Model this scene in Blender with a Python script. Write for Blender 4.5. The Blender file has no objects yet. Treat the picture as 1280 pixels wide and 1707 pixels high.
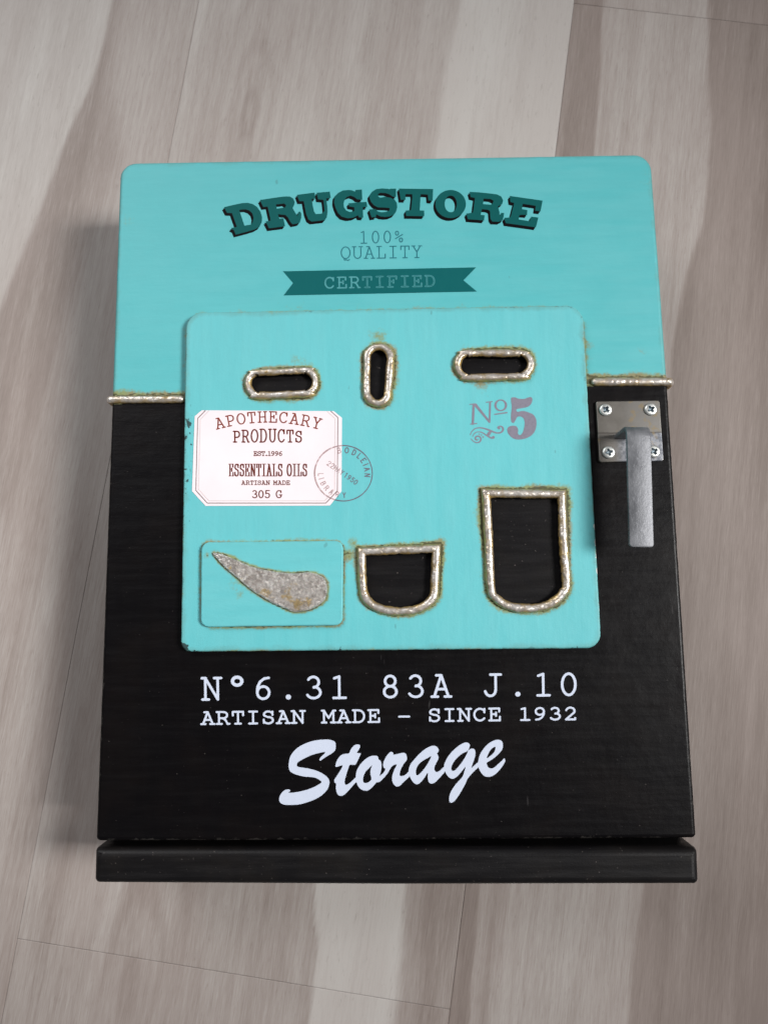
import bpy, bmesh, math, random
import numpy as np
from mathutils import Vector, Matrix, noise
from mathutils.geometry import delaunay_2d_cdt

random.seed(7)
scene = bpy.context.scene

# ------------------------------------------------------------------ camera
F, CX, CY = 1290.0, 640.0, 853.5          # focal length and centre of the 1280x1707 photograph
H = 0.32                                   # camera height above the floor (m)
def nrm(v): v = np.array(v, float); return v / np.linalg.norm(v)
vpx, vpy = np.array([-74000., 1344., F]), np.array([-150., -9503., F])
n_down = nrm(np.cross(vpx, vpy)); n_down *= np.sign(n_down[2])
Zc = -n_down
Y1 = nrm(vpy - Zc * vpy.dot(Zc)); X1 = np.cross(Y1, Zc)
X2 = nrm(-vpx + Zc * vpx.dot(Zc)); X2 *= np.sign(X2[0])
Xc = nrm(nrm(X1 * np.sign(X1[0])) + X2); Yc = np.cross(Zc, Xc)
if Yc[1] > 0: Yc = -Yc
def P(px, py, z=0.0):
    """point of the plane at height z seen at a pixel of the photograph"""
    r = np.array([(px - CX) / F, (py - CY) / F, 1.0])
    d = np.array([r.dot(Xc), r.dot(Yc), r.dot(Zc)])
    t = (z - H) / d[2]
    return (d[0] * t, d[1] * t)
def PP(pts, z): return [P(x, y, z) for x, y in pts]
cam_data = bpy.data.cameras.new('camera')
cam = bpy.data.objects.new('camera', cam_data); scene.collection.objects.link(cam)
ex = Vector((Xc[0], Yc[0], Zc[0])); ey = -Vector((Xc[1], Yc[1], Zc[1])); ez = -Vector((Xc[2], Yc[2], Zc[2]))
m = Matrix((ex, ey, ez)).transposed().to_4x4(); m.translation = (0, 0, H)
cam.matrix_world = m
cam_data.sensor_fit = 'VERTICAL'; cam_data.sensor_height = 36; cam_data.sensor_width = 27
cam_data.lens = 36 * F / 1707
cam_data.clip_start = 0.01; cam_data.clip_end = 50
cam_data.dof.use_dof = True; cam_data.dof.focus_distance = 0.273; cam_data.dof.aperture_fstop = 20
scene.camera = cam

# ------------------------------------------------------------------ light of the room
world = bpy.data.worlds.new('World'); scene.world = world; world.use_nodes = True
bg = world.node_tree.nodes['Background']; bg.inputs[0].default_value = (0.90, 0.95, 1.0, 1); bg.inputs[1].default_value = 0.11
def area(name, loc, target, sx, sy, power, col, spread=180):
    l = bpy.data.lights.new(name, 'AREA'); l.shape = 'RECTANGLE'; l.size = sx; l.size_y = sy
    l.energy = power; l.color = col
    o = bpy.data.objects.new(name, l); scene.collection.objects.link(o)
    l.spread = math.radians(spread)
    o.location = loc; o.rotation_euler = (Vector(target) - Vector(loc)).to_track_quat('-Z', 'Y').to_euler()
    return o
area('window_light', (0.92, 0.04, 1.08), (-0.085, 0.035, 0), 0.42, 0.62, 1.03, (1.0, 0.985, 0.97), 24)
area('fill_light', (-0.95, 1.1, 1.25), (-0.10, 0.10, 0), 1.5, 1.0, 2.45, (0.98, 0.985, 1.0), 50)  # unseen soft fill, added to lighten the shadow side
scene.view_settings.view_transform = 'Standard'; scene.view_settings.look = 'None'
scene.view_settings.exposure = 0.04; scene.view_settings.gamma = 1.0
scene.cycles.max_bounces = 6

# ------------------------------------------------------------------ heights (m)
ZD, ZP, ZS = 0.045, 0.048, 0.0497         # door face, raised panel face, small plate face
ZL = ZP + 0.00015                          # paper label face

# ------------------------------------------------------------------ node helpers
class NT:
    def __init__(s, name):
        s.m = bpy.data.materials.new(name); s.m.use_nodes = True; s.t = s.m.node_tree
        s.b = s.t.nodes['Principled BSDF']
        s.co = s.t.nodes.new('ShaderNodeTexCoord').outputs['Object']
    def n(s, kind, **kw):
        o = s.t.nodes.new(kind)
        for k, v in kw.items(): setattr(o, k, v)
        return o
    def link(s, a, b): s.t.links.new(a, b)
    def put(s, sock, v):
        if hasattr(v, 'is_linked') or isinstance(v, bpy.types.NodeSocket): s.link(v, sock)
        else:
            if isinstance(v, (tuple, list)) and len(v) == 3 and sock.type == 'RGBA': v = (*v, 1)
            sock.default_value = v
    def mapping(s, scale=(1, 1, 1), rot=(0, 0, 0)):
        o = s.n('ShaderNodeMapping'); o.inputs['Scale'].default_value = scale; o.inputs['Rotation'].default_value = rot
        s.link(s.co, o.inputs[0]); return o.outputs[0]
    def noise(s, scale, detail=3, rough=0.55, vec=None, dist=0.0):
        o = s.n('ShaderNodeTexNoise'); o.inputs['Scale'].default_value = scale
        o.inputs['Detail'].default_value = detail; o.inputs['Roughness'].default_value = rough
        o.inputs['Distortion'].default_value = dist
        s.link(vec or s.co, o.inputs['Vector']); return o.outputs['Fac']
    def math(s, op, a, b=0.0, c=None, clamp=False):
        o = s.n('ShaderNodeMath', operation=op, use_clamp=clamp)
        s.put(o.inputs[0], a); s.put(o.inputs[1], b)
        if c is not None: s.put(o.inputs[2], c)
        return o.outputs[0]
    def ramp(s, v, lo, hi, a=0.0, b=1.0):
        o = s.n('ShaderNodeMapRange', interpolation_type='SMOOTHSTEP')
        s.put(o.inputs[0], v); s.put(o.inputs[1], lo); s.put(o.inputs[2], hi); s.put(o.inputs[3], a); s.put(o.inputs[4], b)
        return o.outputs[0]
    def mix(s, f, a, b):
        o = s.n('ShaderNodeMix', data_type='RGBA'); s.put(o.inputs['Factor'], f)
        s.put(o.inputs[6], a); s.put(o.inputs[7], b); return o.outputs[2]
    def attr(s, name): return s.n('ShaderNodeAttribute', attribute_name=name).outputs['Fac']
    def bump(s, h, dist, strength=1.0, base=None):
        o = s.n('ShaderNodeBump'); o.inputs['Strength'].default_value = strength; o.inputs['Distance'].default_value = dist
        s.link(h, o.inputs['Height'])
        if base: s.link(base, o.inputs['Normal'])
        return o.outputs[0]
    def done(s, **kw):
        for k, v in kw.items(): s.put(s.b.inputs[k], v)
        return s.m

TEAL = (0.125, 0.455, 0.535)
OLIVE, BROWN, BLACK = (0.25, 0.215, 0.020), (0.27, 0.155, 0.018), (0.0026, 0.0021, 0.0026)

def grime_layers(k, col):
    """worn patina: brown and olive rubbed in where the grime attribute is high"""
    g = k.math('MULTIPLY', k.attr('grime'), 1.45); fine = k.noise(900, 4, 0.7); mid = k.noise(170, 3, 0.6)
    v = k.math('ADD', g, k.math('MULTIPLY', k.math('SUBTRACT', k.math('ADD', fine, mid), 1.0), 0.9))
    soft = k.ramp(v, 0.30, 0.86)
    col = k.mix(k.math('MULTIPLY', soft, 0.80), col, k.mix(k.ramp(k.noise(90), .45, .6), OLIVE, BROWN))
    hard = k.ramp(k.math('ADD', g, k.math('MULTIPLY', k.math('SUBTRACT', k.noise(600, 2, 0.6, k.mapping((1, 2.2, 1))), 0.5), 1.6)), 0.84, 1.02)
    return k.mix(k.math('MULTIPLY', hard, 0.82), col, (0.040, 0.036, 0.010))

def paint_teal(name, door=False, brush=(1, 1, 1)):
    k = NT(name)
    big = k.noise(11, 3); streak = k.noise(260, 4, 0.6, k.mapping(brush)); fleck = k.noise(2600, 2)
    t0 = (0.086, 0.425, 0.448) if door else (0.118, 0.482, 0.512)
    col = k.mix(k.ramp(big, .3, .7), t0, tuple(c * 1.05 for c in t0))
    col = k.mix(k.math('MULTIPLY', k.ramp(k.math('ADD', k.math('MULTIPLY', streak, .6), k.math('MULTIPLY', k.noise(55, 4, .65), .4)), .38, .66), 0.16), col, (0.19, 0.54, 0.56))
    col = k.mix(k.math('MULTIPLY', k.ramp(k.noise(500, 4, .65, k.mapping(brush)), .35, .7), 0.10), col, (0.08, 0.33, 0.36))
    # worn edges
    e = k.attr('edge')                       # metres to the outline
    wob = k.math('MULTIPLY', k.math('SUBTRACT', k.noise(150, 4, .7), 0.5), 0.0042)
    near = k.math('SUBTRACT', 1.0, k.ramp(k.math('ADD', e, wob), 0.0001, 0.0022))
    col = k.mix(k.math('MULTIPLY', near, 0.30), col, (0.11, 0.17, 0.12))
    dk = k.math('SUBTRACT', 1.0, k.ramp(k.math('ADD', e, k.math('MULTIPLY', k.math('SUBTRACT', k.noise(240, 4, .75), 0.5), 0.006)), -0.0004, 0.0000))
    col = k.mix(k.math('MULTIPLY', dk, 0.35), col, (0.03, 0.025, 0.02))
    col = grime_layers(k, col)
    # stray specks and marks
    sp = k.ramp(k.noise(330, 2, .4, k.mapping((1, .45, 1))), .765, .79)
    col = k.mix(k.math('MULTIPLY', sp, 0.3), col, (0.05, 0.08, 0.075))
    if not door:
        mk = k.attr('mark')                  # black brush marks on the lower edges
        mv = k.math('ADD', mk, k.math('MULTIPLY', k.math('SUBTRACT', k.noise(420, 4, .7), 0.5), 1.7))
        col = k.mix(k.math('MULTIPLY', k.ramp(mv, .62, .74), .9), col, (0.012, 0.012, 0.012))
        ch = k.attr('chip')
        cv = k.math('ADD', ch, k.math('MULTIPLY', k.math('SUBTRACT', k.noise(380, 3, .6), 0.5), 2.2))
        col = k.mix(k.ramp(cv, .80, .86), col, (0.75, 0.76, 0.72))
    rough = k.ramp(streak, .2, .8, .42, .58); spec = .40
    h = k.math('ADD', k.math('MULTIPLY', streak, 1.0), k.math('MULTIPLY', fleck, .25))
    if door:
        s = k.attr('black')                  # metres below the colour change
        edge = k.math('ADD', s, k.math('MULTIPLY', k.math('SUBTRACT', k.noise(420, 4, .7), .5), .0024))
        bf = k.ramp(edge, -.0001, .0001)
        st = k.noise(420, 4, .7, k.mapping((.09, 1, 1))); st2 = k.noise(380, 4, .7, k.mapping((1, .1, 1)))
        bcol = k.mix(k.ramp(k.noise(45, 3), .4, .75), BLACK, (0.0045, 0.0032, 0.0032))
        bcol = k.mix(k.math('MULTIPLY', k.ramp(st, .45, .8), .12), bcol, (0.011, 0.010, 0.0105))
        dust = k.ramp(k.noise(1100, 2, .5), .74, .80)
        bcol = k.mix(k.math('MULTIPLY', dust, .35), bcol, (0.16, 0.14, 0.13))
        sc = k.ramp(k.noise(300, 2, .4, k.mapping((1, .16, 1), (0, 0, .25))), .76, .80)
        bcol = k.mix(k.math('MULTIPLY', sc, .25), bcol, (0.13, 0.12, 0.12))
        ed = k.math('SUBTRACT', 1.0, k.ramp(k.math('ADD', e, k.math('MULTIPLY', k.math('SUBTRACT', k.noise(260, 4, .75), 0.5), 0.005)), 0.0, 0.0006))
        bcol = k.mix(k.math('MULTIPLY', ed, .25), bcol, (0.11, 0.10, 0.09))
        col = k.mix(bf, col, bcol)
        br = k.math('ADD', k.ramp(st, .3, .75, .33, .42), k.math('MULTIPLY', k.math('SUBTRACT', st2, .5), .10))
        mr = k.n('ShaderNodeMix', data_type='FLOAT'); k.link(bf, mr.inputs[0]); k.link(rough, mr.inputs[2]); k.link(br, mr.inputs[3])
        rough = mr.outputs[0]
        h = k.math('ADD', h, k.math('MULTIPLY', st, k.math('MULTIPLY', bf, .12)))
        ms = k.n('ShaderNodeMix', data_type='FLOAT'); k.link(bf, ms.inputs[0]); ms.inputs[2].default_value = .40; ms.inputs[3].default_value = .145; spec = ms.outputs[0]
    return k.done(**{'Base Color': col, 'Roughness': rough, 'Normal': k.bump(k.math('ADD', h, k.math('MULTIPLY', k.noise(120, 3, .6), 1.6)), 0.00017, .6), 'Specular IOR Level': spec})

def paint_black(name, lift=0.0, spec=.12):
    k = NT(name)
    st = k.noise(420, 4, .7, k.mapping((.09, 1, 1)))
    col = k.mix(k.ramp(k.noise(60, 3), .4, .75), (0.004 + lift, 0.0034 + lift, 0.004 + lift), (0.008 + lift, 0.0065 + lift, 0.006 + lift))
    col = k.mix(k.math('MULTIPLY', k.ramp(st, .45, .8), .2), col, (0.022 + lift, 0.02 + lift, 0.021 + lift))
    col = k.mix(k.math('MULTIPLY', k.ramp(k.noise(1000, 2, .5), .70, .78), .5), col, (0.15, 0.13, 0.12))
    return k.done(**{'Base Color': col, 'Roughness': k.ramp(st, .3, .75, .36, .52), 'Specular IOR Level': spec,
                     'Normal': k.bump(k.math('ADD', st, k.math('MULTIPLY', k.noise(1500, 3), 1.2)), .00006, .5)})

def silver_leaf(name, flat=False, gold=0.5):
    k = NT(name)
    a = k.noise(200, 3, .6, None, .6); b = k.noise(600, 3, .6, None, .5); c = k.noise(90, 3, .6)
    col = k.mix(k.ramp(a, .35, .62), (0.50, 0.445, 0.40), (0.72, 0.675, 0.63))
    col = k.mix(k.ramp(k.math('ADD', c, k.math('MULTIPLY', b, .35)), .98 - gold * .36, 1.12 - gold * .30), col, (0.33, 0.22, 0.075))
    col = k.mix(k.math('MULTIPLY', k.ramp(b, .64, .74), .4), col, (0.16, 0.11, 0.06))
    if flat:
        v = k.n('ShaderNodeTexVoronoi', feature='DISTANCE_TO_EDGE'); v.inputs['Scale'].default_value = 900
        k.link(k.co, v.inputs['Vector'])
        w = k.noise(1700, 3, .85, None, 3.5)
        col = k.mix(k.math('MULTIPLY', k.ramp(w, .56, .64), .55), k.mix(.35, col, (0.62, 0.56, 0.52)), (0.10, 0.085, 0.08))
        vc = k.n('ShaderNodeTexVoronoi', feature='F1'); vc.inputs['Scale'].default_value = 1250; vc.inputs['Randomness'].default_value = 1
        wp = k.n('ShaderNodeTexNoise'); wp.inputs['Scale'].default_value = 700; k.link(k.co, wp.inputs['Vector'])
        wv = k.n('ShaderNodeVectorMath', operation='MULTIPLY_ADD'); k.link(wp.outputs['Color'], wv.inputs[0]); wv.inputs[1].default_value = (.0016, .0016, .0016); k.link(k.co, wv.inputs[2])
        k.link(wv.outputs[0], vc.inputs['Vector'])
        cell = k.n('ShaderNodeSeparateColor'); k.link(vc.outputs['Color'], cell.inputs[0]); cr = cell.outputs[0]
        col = k.mix(k.math('MULTIPLY', k.ramp(cr, .50, .95), .80), col, (0.92, 0.88, 0.84))
        col = k.mix(k.math('MULTIPLY', k.ramp(cr, .30, .0), .42), col, (0.17, 0.135, 0.115))
        gp = k.ramp(k.math('ADD', k.noise(150, 3, .6), k.math('MULTIPLY', cr, .14)), .655, .73)
        col = k.mix(k.math('MULTIPLY', gp, .75), col, (0.46, 0.30, 0.06))
        h = k.math('ADD', k.math('MULTIPLY', w, .7), k.math('MULTIPLY', cr, .8)); d = .0005
        return k.done(**{'Base Color': col, 'Metallic': .50, 'Roughness': k.ramp(b, .3, .7, .18, .36), 'Normal': k.bump(h, .0007, 1.0)})
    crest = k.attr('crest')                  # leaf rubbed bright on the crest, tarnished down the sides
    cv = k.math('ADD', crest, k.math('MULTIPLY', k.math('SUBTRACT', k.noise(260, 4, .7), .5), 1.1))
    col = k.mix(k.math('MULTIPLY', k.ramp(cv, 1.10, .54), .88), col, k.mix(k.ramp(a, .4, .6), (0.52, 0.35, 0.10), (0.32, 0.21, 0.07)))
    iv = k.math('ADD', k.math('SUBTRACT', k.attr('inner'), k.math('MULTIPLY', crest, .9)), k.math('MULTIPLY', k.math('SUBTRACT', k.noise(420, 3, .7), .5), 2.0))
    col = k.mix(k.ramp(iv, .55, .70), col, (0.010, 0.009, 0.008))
    h = k.math('ADD', k.math('MULTIPLY', k.noise(300, 2, .5, None, 1.2), 1.0), k.math('MULTIPLY', b, .06))
    return k.done(**{'Base Color': col, 'Metallic': .62, 'Roughness': k.ramp(b, .3, .7, .30, .42), 'Normal': k.bump(h, .0007, .6)})

def ink(name, col, worn=0.0, rough=.5, alpha=1.0, freq=900, spec=.22):
    k = NT(name)
    n = k.noise(freq, 3, .7)
    c = k.mix(k.math('MULTIPLY', k.ramp(k.noise(700, 3, .7, k.mapping((1, .2, 1))), .3, .8), .10), col, tuple(min(1, x * 1.25 + .01) for x in col))
    if worn or alpha < 1:
        a = k.math('SUBTRACT', alpha, k.math('MULTIPLY', k.ramp(n, .45, .7), worn))
        return k.done(**{'Base Color': c, 'Roughness': rough, 'Alpha': a, 'Specular IOR Level': spec})
    return k.done(**{'Base Color': c, 'Roughness': rough, 'Specular IOR Level': spec})

def metal(name, c0, c1, rough=.42, brush=(1, .3, 1), met=.85, bumps=.0001):
    k = NT(name)
    a = k.noise(160, 5, .7, k.mapping(brush)); b = k.noise(900, 4, .7, k.mapping(brush)); c = k.noise(1600, 2)
    col = k.mix(k.ramp(a, .32, .68), c0, c1)
    col = k.mix(k.math('MULTIPLY', k.ramp(b, .56, .70), .4), col, tuple(min(1, x * 1.5) for x in c1))
    return k.done(**{'Base Color': col, 'Metallic': met, 'Roughness': k.ramp(a, .2, .8, rough - .08, rough + .12),
                     'Normal': k.bump(k.math('ADD', b, c), bumps, .6)})

M = {}
M['door'] = paint_teal('door paint turquoise over black', True, (.12, 1, 1))
M['panel'] = paint_teal('raised panel turquoise paint', False, (1, .14, 1))
M['plate'] = paint_teal('small plate turquoise paint', False, (.2, 1, 1))
M['black'] = paint_black('black wood paint', .002)
M['boardblack'] = paint_black('black base board paint', .0010, .24)
M['recess'] = paint_black('black recess paint', .002)
M['leaf'] = silver_leaf('silver leaf on clay', False, .5)
M['leafgold'] = silver_leaf('tarnished silver leaf strip', False, .58)
M['leafflat'] = silver_leaf('crumpled silver leaf flat', True, .38)
M['dteal'] = ink('dark teal ink', (0.003, 0.092, 0.090), spec=.1)
M['bteal'] = ink('ribbon teal ink', (0.003, 0.104, 0.108), spec=.1)
M['tteal'] = ink('thin teal ink', (0.018, 0.155, 0.19), .25)
M['lteal'] = ink('light teal letter ink', (0.075, 0.31, 0.33), .3)
M['inkblack'] = ink('black shadow ink', (0.0035, 0.002, 0.003), spec=.08)
M['white'] = ink('bluish white ink', (0.57, 0.62, 0.74), 0)
M['mauve'] = ink('mauve grey ink', (0.215, 0.20, 0.25), .12)
M['rust'] = ink('rust brown ink', (0.21, 0.036, 0.020), .12, spec=.1)
M['choc'] = ink('chocolate brown ink', (0.125, 0.020, 0.012), 0, spec=.1)
M['greyline'] = ink('grey brown line ink', (0.16, 0.11, 0.11), .1)
M['fineline'] = ink('fine pale line ink', (0.52, 0.43, 0.43), .3)
M['stamp'] = ink('stamp ink', (0.15, 0.14, 0.18), .35, alpha=.95)
M['stampdim'] = ink('stamp ink on paper', (0.40, 0.27, 0.27), .5, alpha=.70)
k = NT('pinkish paper'); M['paper'] = k.done(**{'Base Color': k.mix(k.ramp(k.noise(60, 4), .3, .7), (0.83, 0.725, 0.75), (0.87, 0.765, 0.785)), 'Roughness': .6,
     'Normal': k.bump(k.noise(1800, 3), .00004, .5)})
def zinc_plate():
    k = NT('zinc plate'); a = k.noise(90, 4, .6); b = k.noise(700, 4, .7)
    s = k.n('ShaderNodeSeparateXYZ'); k.link(k.co, s.inputs[0])
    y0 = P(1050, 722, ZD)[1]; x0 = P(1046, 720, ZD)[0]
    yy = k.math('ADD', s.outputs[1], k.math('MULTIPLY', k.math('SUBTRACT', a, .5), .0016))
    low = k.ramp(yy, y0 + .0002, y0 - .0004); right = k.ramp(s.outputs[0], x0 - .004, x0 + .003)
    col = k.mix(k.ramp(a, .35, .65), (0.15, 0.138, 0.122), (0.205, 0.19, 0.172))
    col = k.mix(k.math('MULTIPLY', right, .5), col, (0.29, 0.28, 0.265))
    lowc = k.mix(k.ramp(b, .4, .65), (0.17, 0.18, 0.205), (0.36, 0.37, 0.40))  # bluish lower patch: handle's reflection and patina put into the plate colour
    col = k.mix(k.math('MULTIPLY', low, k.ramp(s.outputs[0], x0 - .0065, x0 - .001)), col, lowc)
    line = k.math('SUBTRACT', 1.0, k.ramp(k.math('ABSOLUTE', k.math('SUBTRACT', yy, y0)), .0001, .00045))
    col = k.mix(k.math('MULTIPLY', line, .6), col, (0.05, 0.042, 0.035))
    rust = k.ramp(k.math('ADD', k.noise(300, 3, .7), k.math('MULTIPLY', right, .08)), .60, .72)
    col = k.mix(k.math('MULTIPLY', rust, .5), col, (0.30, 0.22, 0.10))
    return k.done(**{'Base Color': col, 'Metallic': .7, 'Roughness': .36, 'Normal': k.bump(b, .00003, .4)})
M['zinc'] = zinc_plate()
M['bar'] = metal('grey cast handle', (0.125, 0.128, 0.138), (0.225, 0.229, 0.243), .5, (1, .4, 1), .6, .0001)
M['screw'] = metal('plated screw', (0.62, 0.64, 0.62), (0.78, 0.79, 0.76), .34, (1, 1, 1), .8, .00003)
M['screwdark'] = metal('screw recess', (0.10, 0.14, 0.17), (0.25, 0.30, 0.33), .4, (1, 1, 1), .8, .00003)

# ------------------------------------------------------------------ object helpers
def link_mesh(name, verts, faces, mat, parent=None, smooth=False, attrs=None):
    me = bpy.data.meshes.new(name)
    me.from_pydata([tuple(map(float, v)) for v in verts], [], [tuple(map(int, f)) for f in faces])
    me.update()
    for kx, vals in (attrs or {}).items():
        a = me.attributes.new(kx, 'FLOAT', 'POINT'); a.data.foreach_set('value', np.asarray(vals, np.float32))
    me.materials.append(mat)
    if smooth: me.polygons.foreach_set('use_smooth', [True] * len(me.polygons))
    o = bpy.data.objects.new(name, me); scene.collection.objects.link(o)
    if parent: o.parent = parent
    return o
def ccw(p):
    p = list(p); a = sum(p[i - 1][0] * p[i][1] - p[i][0] * p[i - 1][1] for i in range(len(p)))
    return p if a > 0 else p[::-1]
def inside(pts, poly):
    """boolean array: points inside the polygon"""
    x, y = pts[:, 0], pts[:, 1]; r = np.zeros(len(pts), bool); p = np.asarray(poly)
    j = len(p) - 1
    for i in range(len(p)):
        yi, yj = p[i, 1], p[j, 1]
        if yi != yj:
            c = ((yi > y) != (yj > y)) & (x < (p[j, 0] - p[i, 0]) * (y - yi) / (yj - yi) + p[i, 0])
            r ^= c
        j = i
    return r
def dist_loop(pts, poly, closed=True):
    p = np.asarray(poly, float); d = np.full(len(pts), 1e9)
    for i in range(len(p) if closed else len(p) - 1):
        a, b = p[i], p[(i + 1) % len(p)]; ab = b - a; L = ab.dot(ab) + 1e-18
        t = np.clip(((pts - a) @ ab) / L, 0, 1)
        d = np.minimum(d, np.linalg.norm(pts - a - t[:, None] * ab, axis=1))
    return d
def cdt(loops, extra=(), eps=1e-7):
    vs, es = [], []
    for lp in loops:
        s = len(vs); n = len(lp)
        vs += [Vector((float(a), float(b))) for a, b in lp]; es += [(s + i, s + (i + 1) % n) for i in range(n)]
    vs += [Vector((float(a), float(b))) for a, b in extra]
    ov, oe, of, *_ = delaunay_2d_cdt(vs, es, [], 0, eps)
    return np.array([(v.x, v.y) for v in ov]), np.array([f for f in of if len(f) == 3])
def union(polys, minus=()):
    """flat triangles covering any of polys but none of minus"""
    v, f = cdt([ccw(p) for p in polys] + [ccw(p) for p in minus])
    c = v[f].mean(axis=1); keep = np.zeros(len(f), bool)
    for p in polys: keep |= inside(c, p)
    for p in minus: keep &= ~inside(c, p)
    f = f[keep]; a = v[f]
    ar = (a[:, 1, 0] - a[:, 0, 0]) * (a[:, 2, 1] - a[:, 0, 1]) - (a[:, 2, 0] - a[:, 0, 0]) * (a[:, 1, 1] - a[:, 0, 1])
    f[ar < 0] = f[ar < 0][:, ::-1]
    return v, f
def inset(loop, d):
    p = np.asarray(ccw(loop)); a = p - np.roll(p, 1, 0); b = np.roll(p, -1, 0) - p
    a /= np.linalg.norm(a, axis=1)[:, None]; b /= np.linalg.norm(b, axis=1)[:, None]
    na = np.stack([-a[:, 1], a[:, 0]], 1); nb = np.stack([-b[:, 1], b[:, 0]], 1)
    m_ = na + nb; m_ /= np.linalg.norm(m_, axis=1)[:, None]
    c = np.clip((m_ * na).sum(1), .45, 1)
    return p + m_ * (d / c)[:, None]
def resample(loop, step, closed=True):
    p = [np.array(q, float) for q in loop]; out = []
    for i in range(len(p) if closed else len(p) - 1):
        a, b = p[i], p[(i + 1) % len(p)]; n = max(1, int(round(np.linalg.norm(b - a) / step)))
        out += [tuple(a + (b - a) * t / n) for t in range(n)]
    if not closed: out.append(tuple(p[-1]))
    return out
def rounded(corners, radii, n=7):
    """rounded polygon"""
    out = []; N = len(corners)
    for i in range(N):
        p, a, b = (np.array(corners[j % N], float) for j in (i, i - 1, i + 1)); r = radii[i] if isinstance(radii, (list, tuple)) else radii
        u, v = nrm(a - p), nrm(b - p); half = math.acos(max(-1, min(1, u.dot(v)))) / 2; t = r / math.tan(half)
        c = p + nrm(u + v) * r / math.sin(half); s, e = p + u * t - c, p + v * t - c
        a0, a1 = math.atan2(s[1], s[0]), math.atan2(e[1], e[0]); da = (a1 - a0 + math.pi) % (2 * math.pi) - math.pi
        out += [(c[0] + r * math.cos(a0 + da * q / n), c[1] + r * math.sin(a0 + da * q / n)) for q in range(n + 1)]
    return out
def smooth_poly(pts, n=4):
    """closed Catmull-Rom through traced points"""
    p = np.array(pts, float); N = len(p); out = []
    for i in range(N):
        p0, p1, p2, p3 = p[i - 1], p[i], p[(i + 1) % N], p[(i + 2) % N]
        for q in range(n):
            t = q / n
            out.append(tuple(.5 * (2 * p1 + (p2 - p0) * t + (2 * p0 - 5 * p1 + 4 * p2 - p3) * t * t + (3 * p1 - p0 - 3 * p2 + p3) * t ** 3)))
    return out
def slab(name, loop, z0, z1, r, mat, parent, holes=(), grid=None, attr_fn=None, nb=5, step=.0012, wob=0.0):
    """a flat board with a rounded front edge, vertical holes and sampled attributes"""
    lp = ccw(resample(loop, step)); V, Fc = [], []
    if wob:
        lp = [(x + wob * noise.noise(Vector((x * 260, y * 260, 1))), y + wob * noise.noise(Vector((x * 260, y * 260, 9)))) for x, y in lp]
    rings = [[(x, y, z0) for x, y in lp]]
    for q in range(nb + 1):
        a = q / nb * math.pi / 2
        rings.append([(x, y, z1 - r + r * math.sin(a)) for x, y in inset(lp, r * (1 - math.cos(a)) + 1e-9)])
    n = len(lp)
    for R_ in rings: V += R_
    for q in range(len(rings) - 1):
        for i in range(n):
            a, b = q * n + i, q * n + (i + 1) % n; Fc.append((a, b, b + n, a + n))
    top = [(x, y) for x, y, z in rings[-1]]; hl = [ccw(resample(h, step)) for h in holes]
    extra = []
    if grid:
        t = np.array(top); xs = np.arange(t[:, 0].min(), t[:, 0].max(), grid); ys = np.arange(t[:, 1].min(), t[:, 1].max(), grid)
        g = np.stack(np.meshgrid(xs, ys), -1).reshape(-1, 2); g = g[inside(g, top)]; g = g[dist_loop(g, top) > grid * .45]
        for h in hl: g = g[~inside(g, h)]; g = g[dist_loop(g, h) > grid * .4]
        extra = g
    v, f = cdt([top] + hl, extra); c = v[f].mean(1); keep = inside(c, top)
    for h in hl: keep &= ~inside(c, h)
    f = f[keep]; a = v[f]
    ar = (a[:, 1, 0] - a[:, 0, 0]) * (a[:, 2, 1] - a[:, 0, 1]) - (a[:, 2, 0] - a[:, 0, 0]) * (a[:, 1, 1] - a[:, 0, 1])
    f[ar < 0] = f[ar < 0][:, ::-1]
    s = len(V); V += [(x, y, z1) for x, y in v]; Fc += [tuple(int(q) + s for q in t) for t in f]
    for h in hl:
        s = len(V); V += [(x, y, z1) for x, y in h] + [(x, y, z0) for x, y in h]; q = len(h)
        Fc += [(s + i, s + q + i, s + q + (i + 1) % q, s + (i + 1) % q) for i in range(q)]
    s = len(V)
    V += [(x, y, z0) for x, y in lp]; Fc.append(tuple(range(s + n - 1, s - 1, -1)))
    attrs = None
    if attr_fn: attrs = attr_fn(np.array(V), lp)
    o = link_mesh(name, V, Fc, mat, parent, True, attrs)
    bm = bmesh.new(); bm.from_mesh(o.data); bmesh.ops.remove_doubles(bm, verts=bm.verts, dist=2e-7)
    for e in bm.edges:
        if len(e.link_faces) == 2 and e.calc_face_angle(0) > .7: e.smooth = False
    for fc in bm.faces:
        if abs(fc.normal.z) > .9995 or nb == 1: fc.smooth = False
    bm.to_mesh(o.data); bm.free()
    return o
def decal(name, v, f, z, mat, parent, label=None):
    o = link_mesh(name, [(x, y, z) for x, y in v], f, mat, parent)
    if label: o['label'] = label
    return o

# ------------------------------------------------------------------ lettering: pen strokes on a skeleton
def arc(cx, cy, rx, ry, a0, a1, n=None):
    n = n or max(3, int(abs(a1 - a0) / 20))
    return [(cx + rx * math.cos(math.radians(a0 + (a1 - a0) * i / n)), cy + ry * math.sin(math.radians(a0 + (a1 - a0) * i / n))) for i in range(n + 1)]
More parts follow.
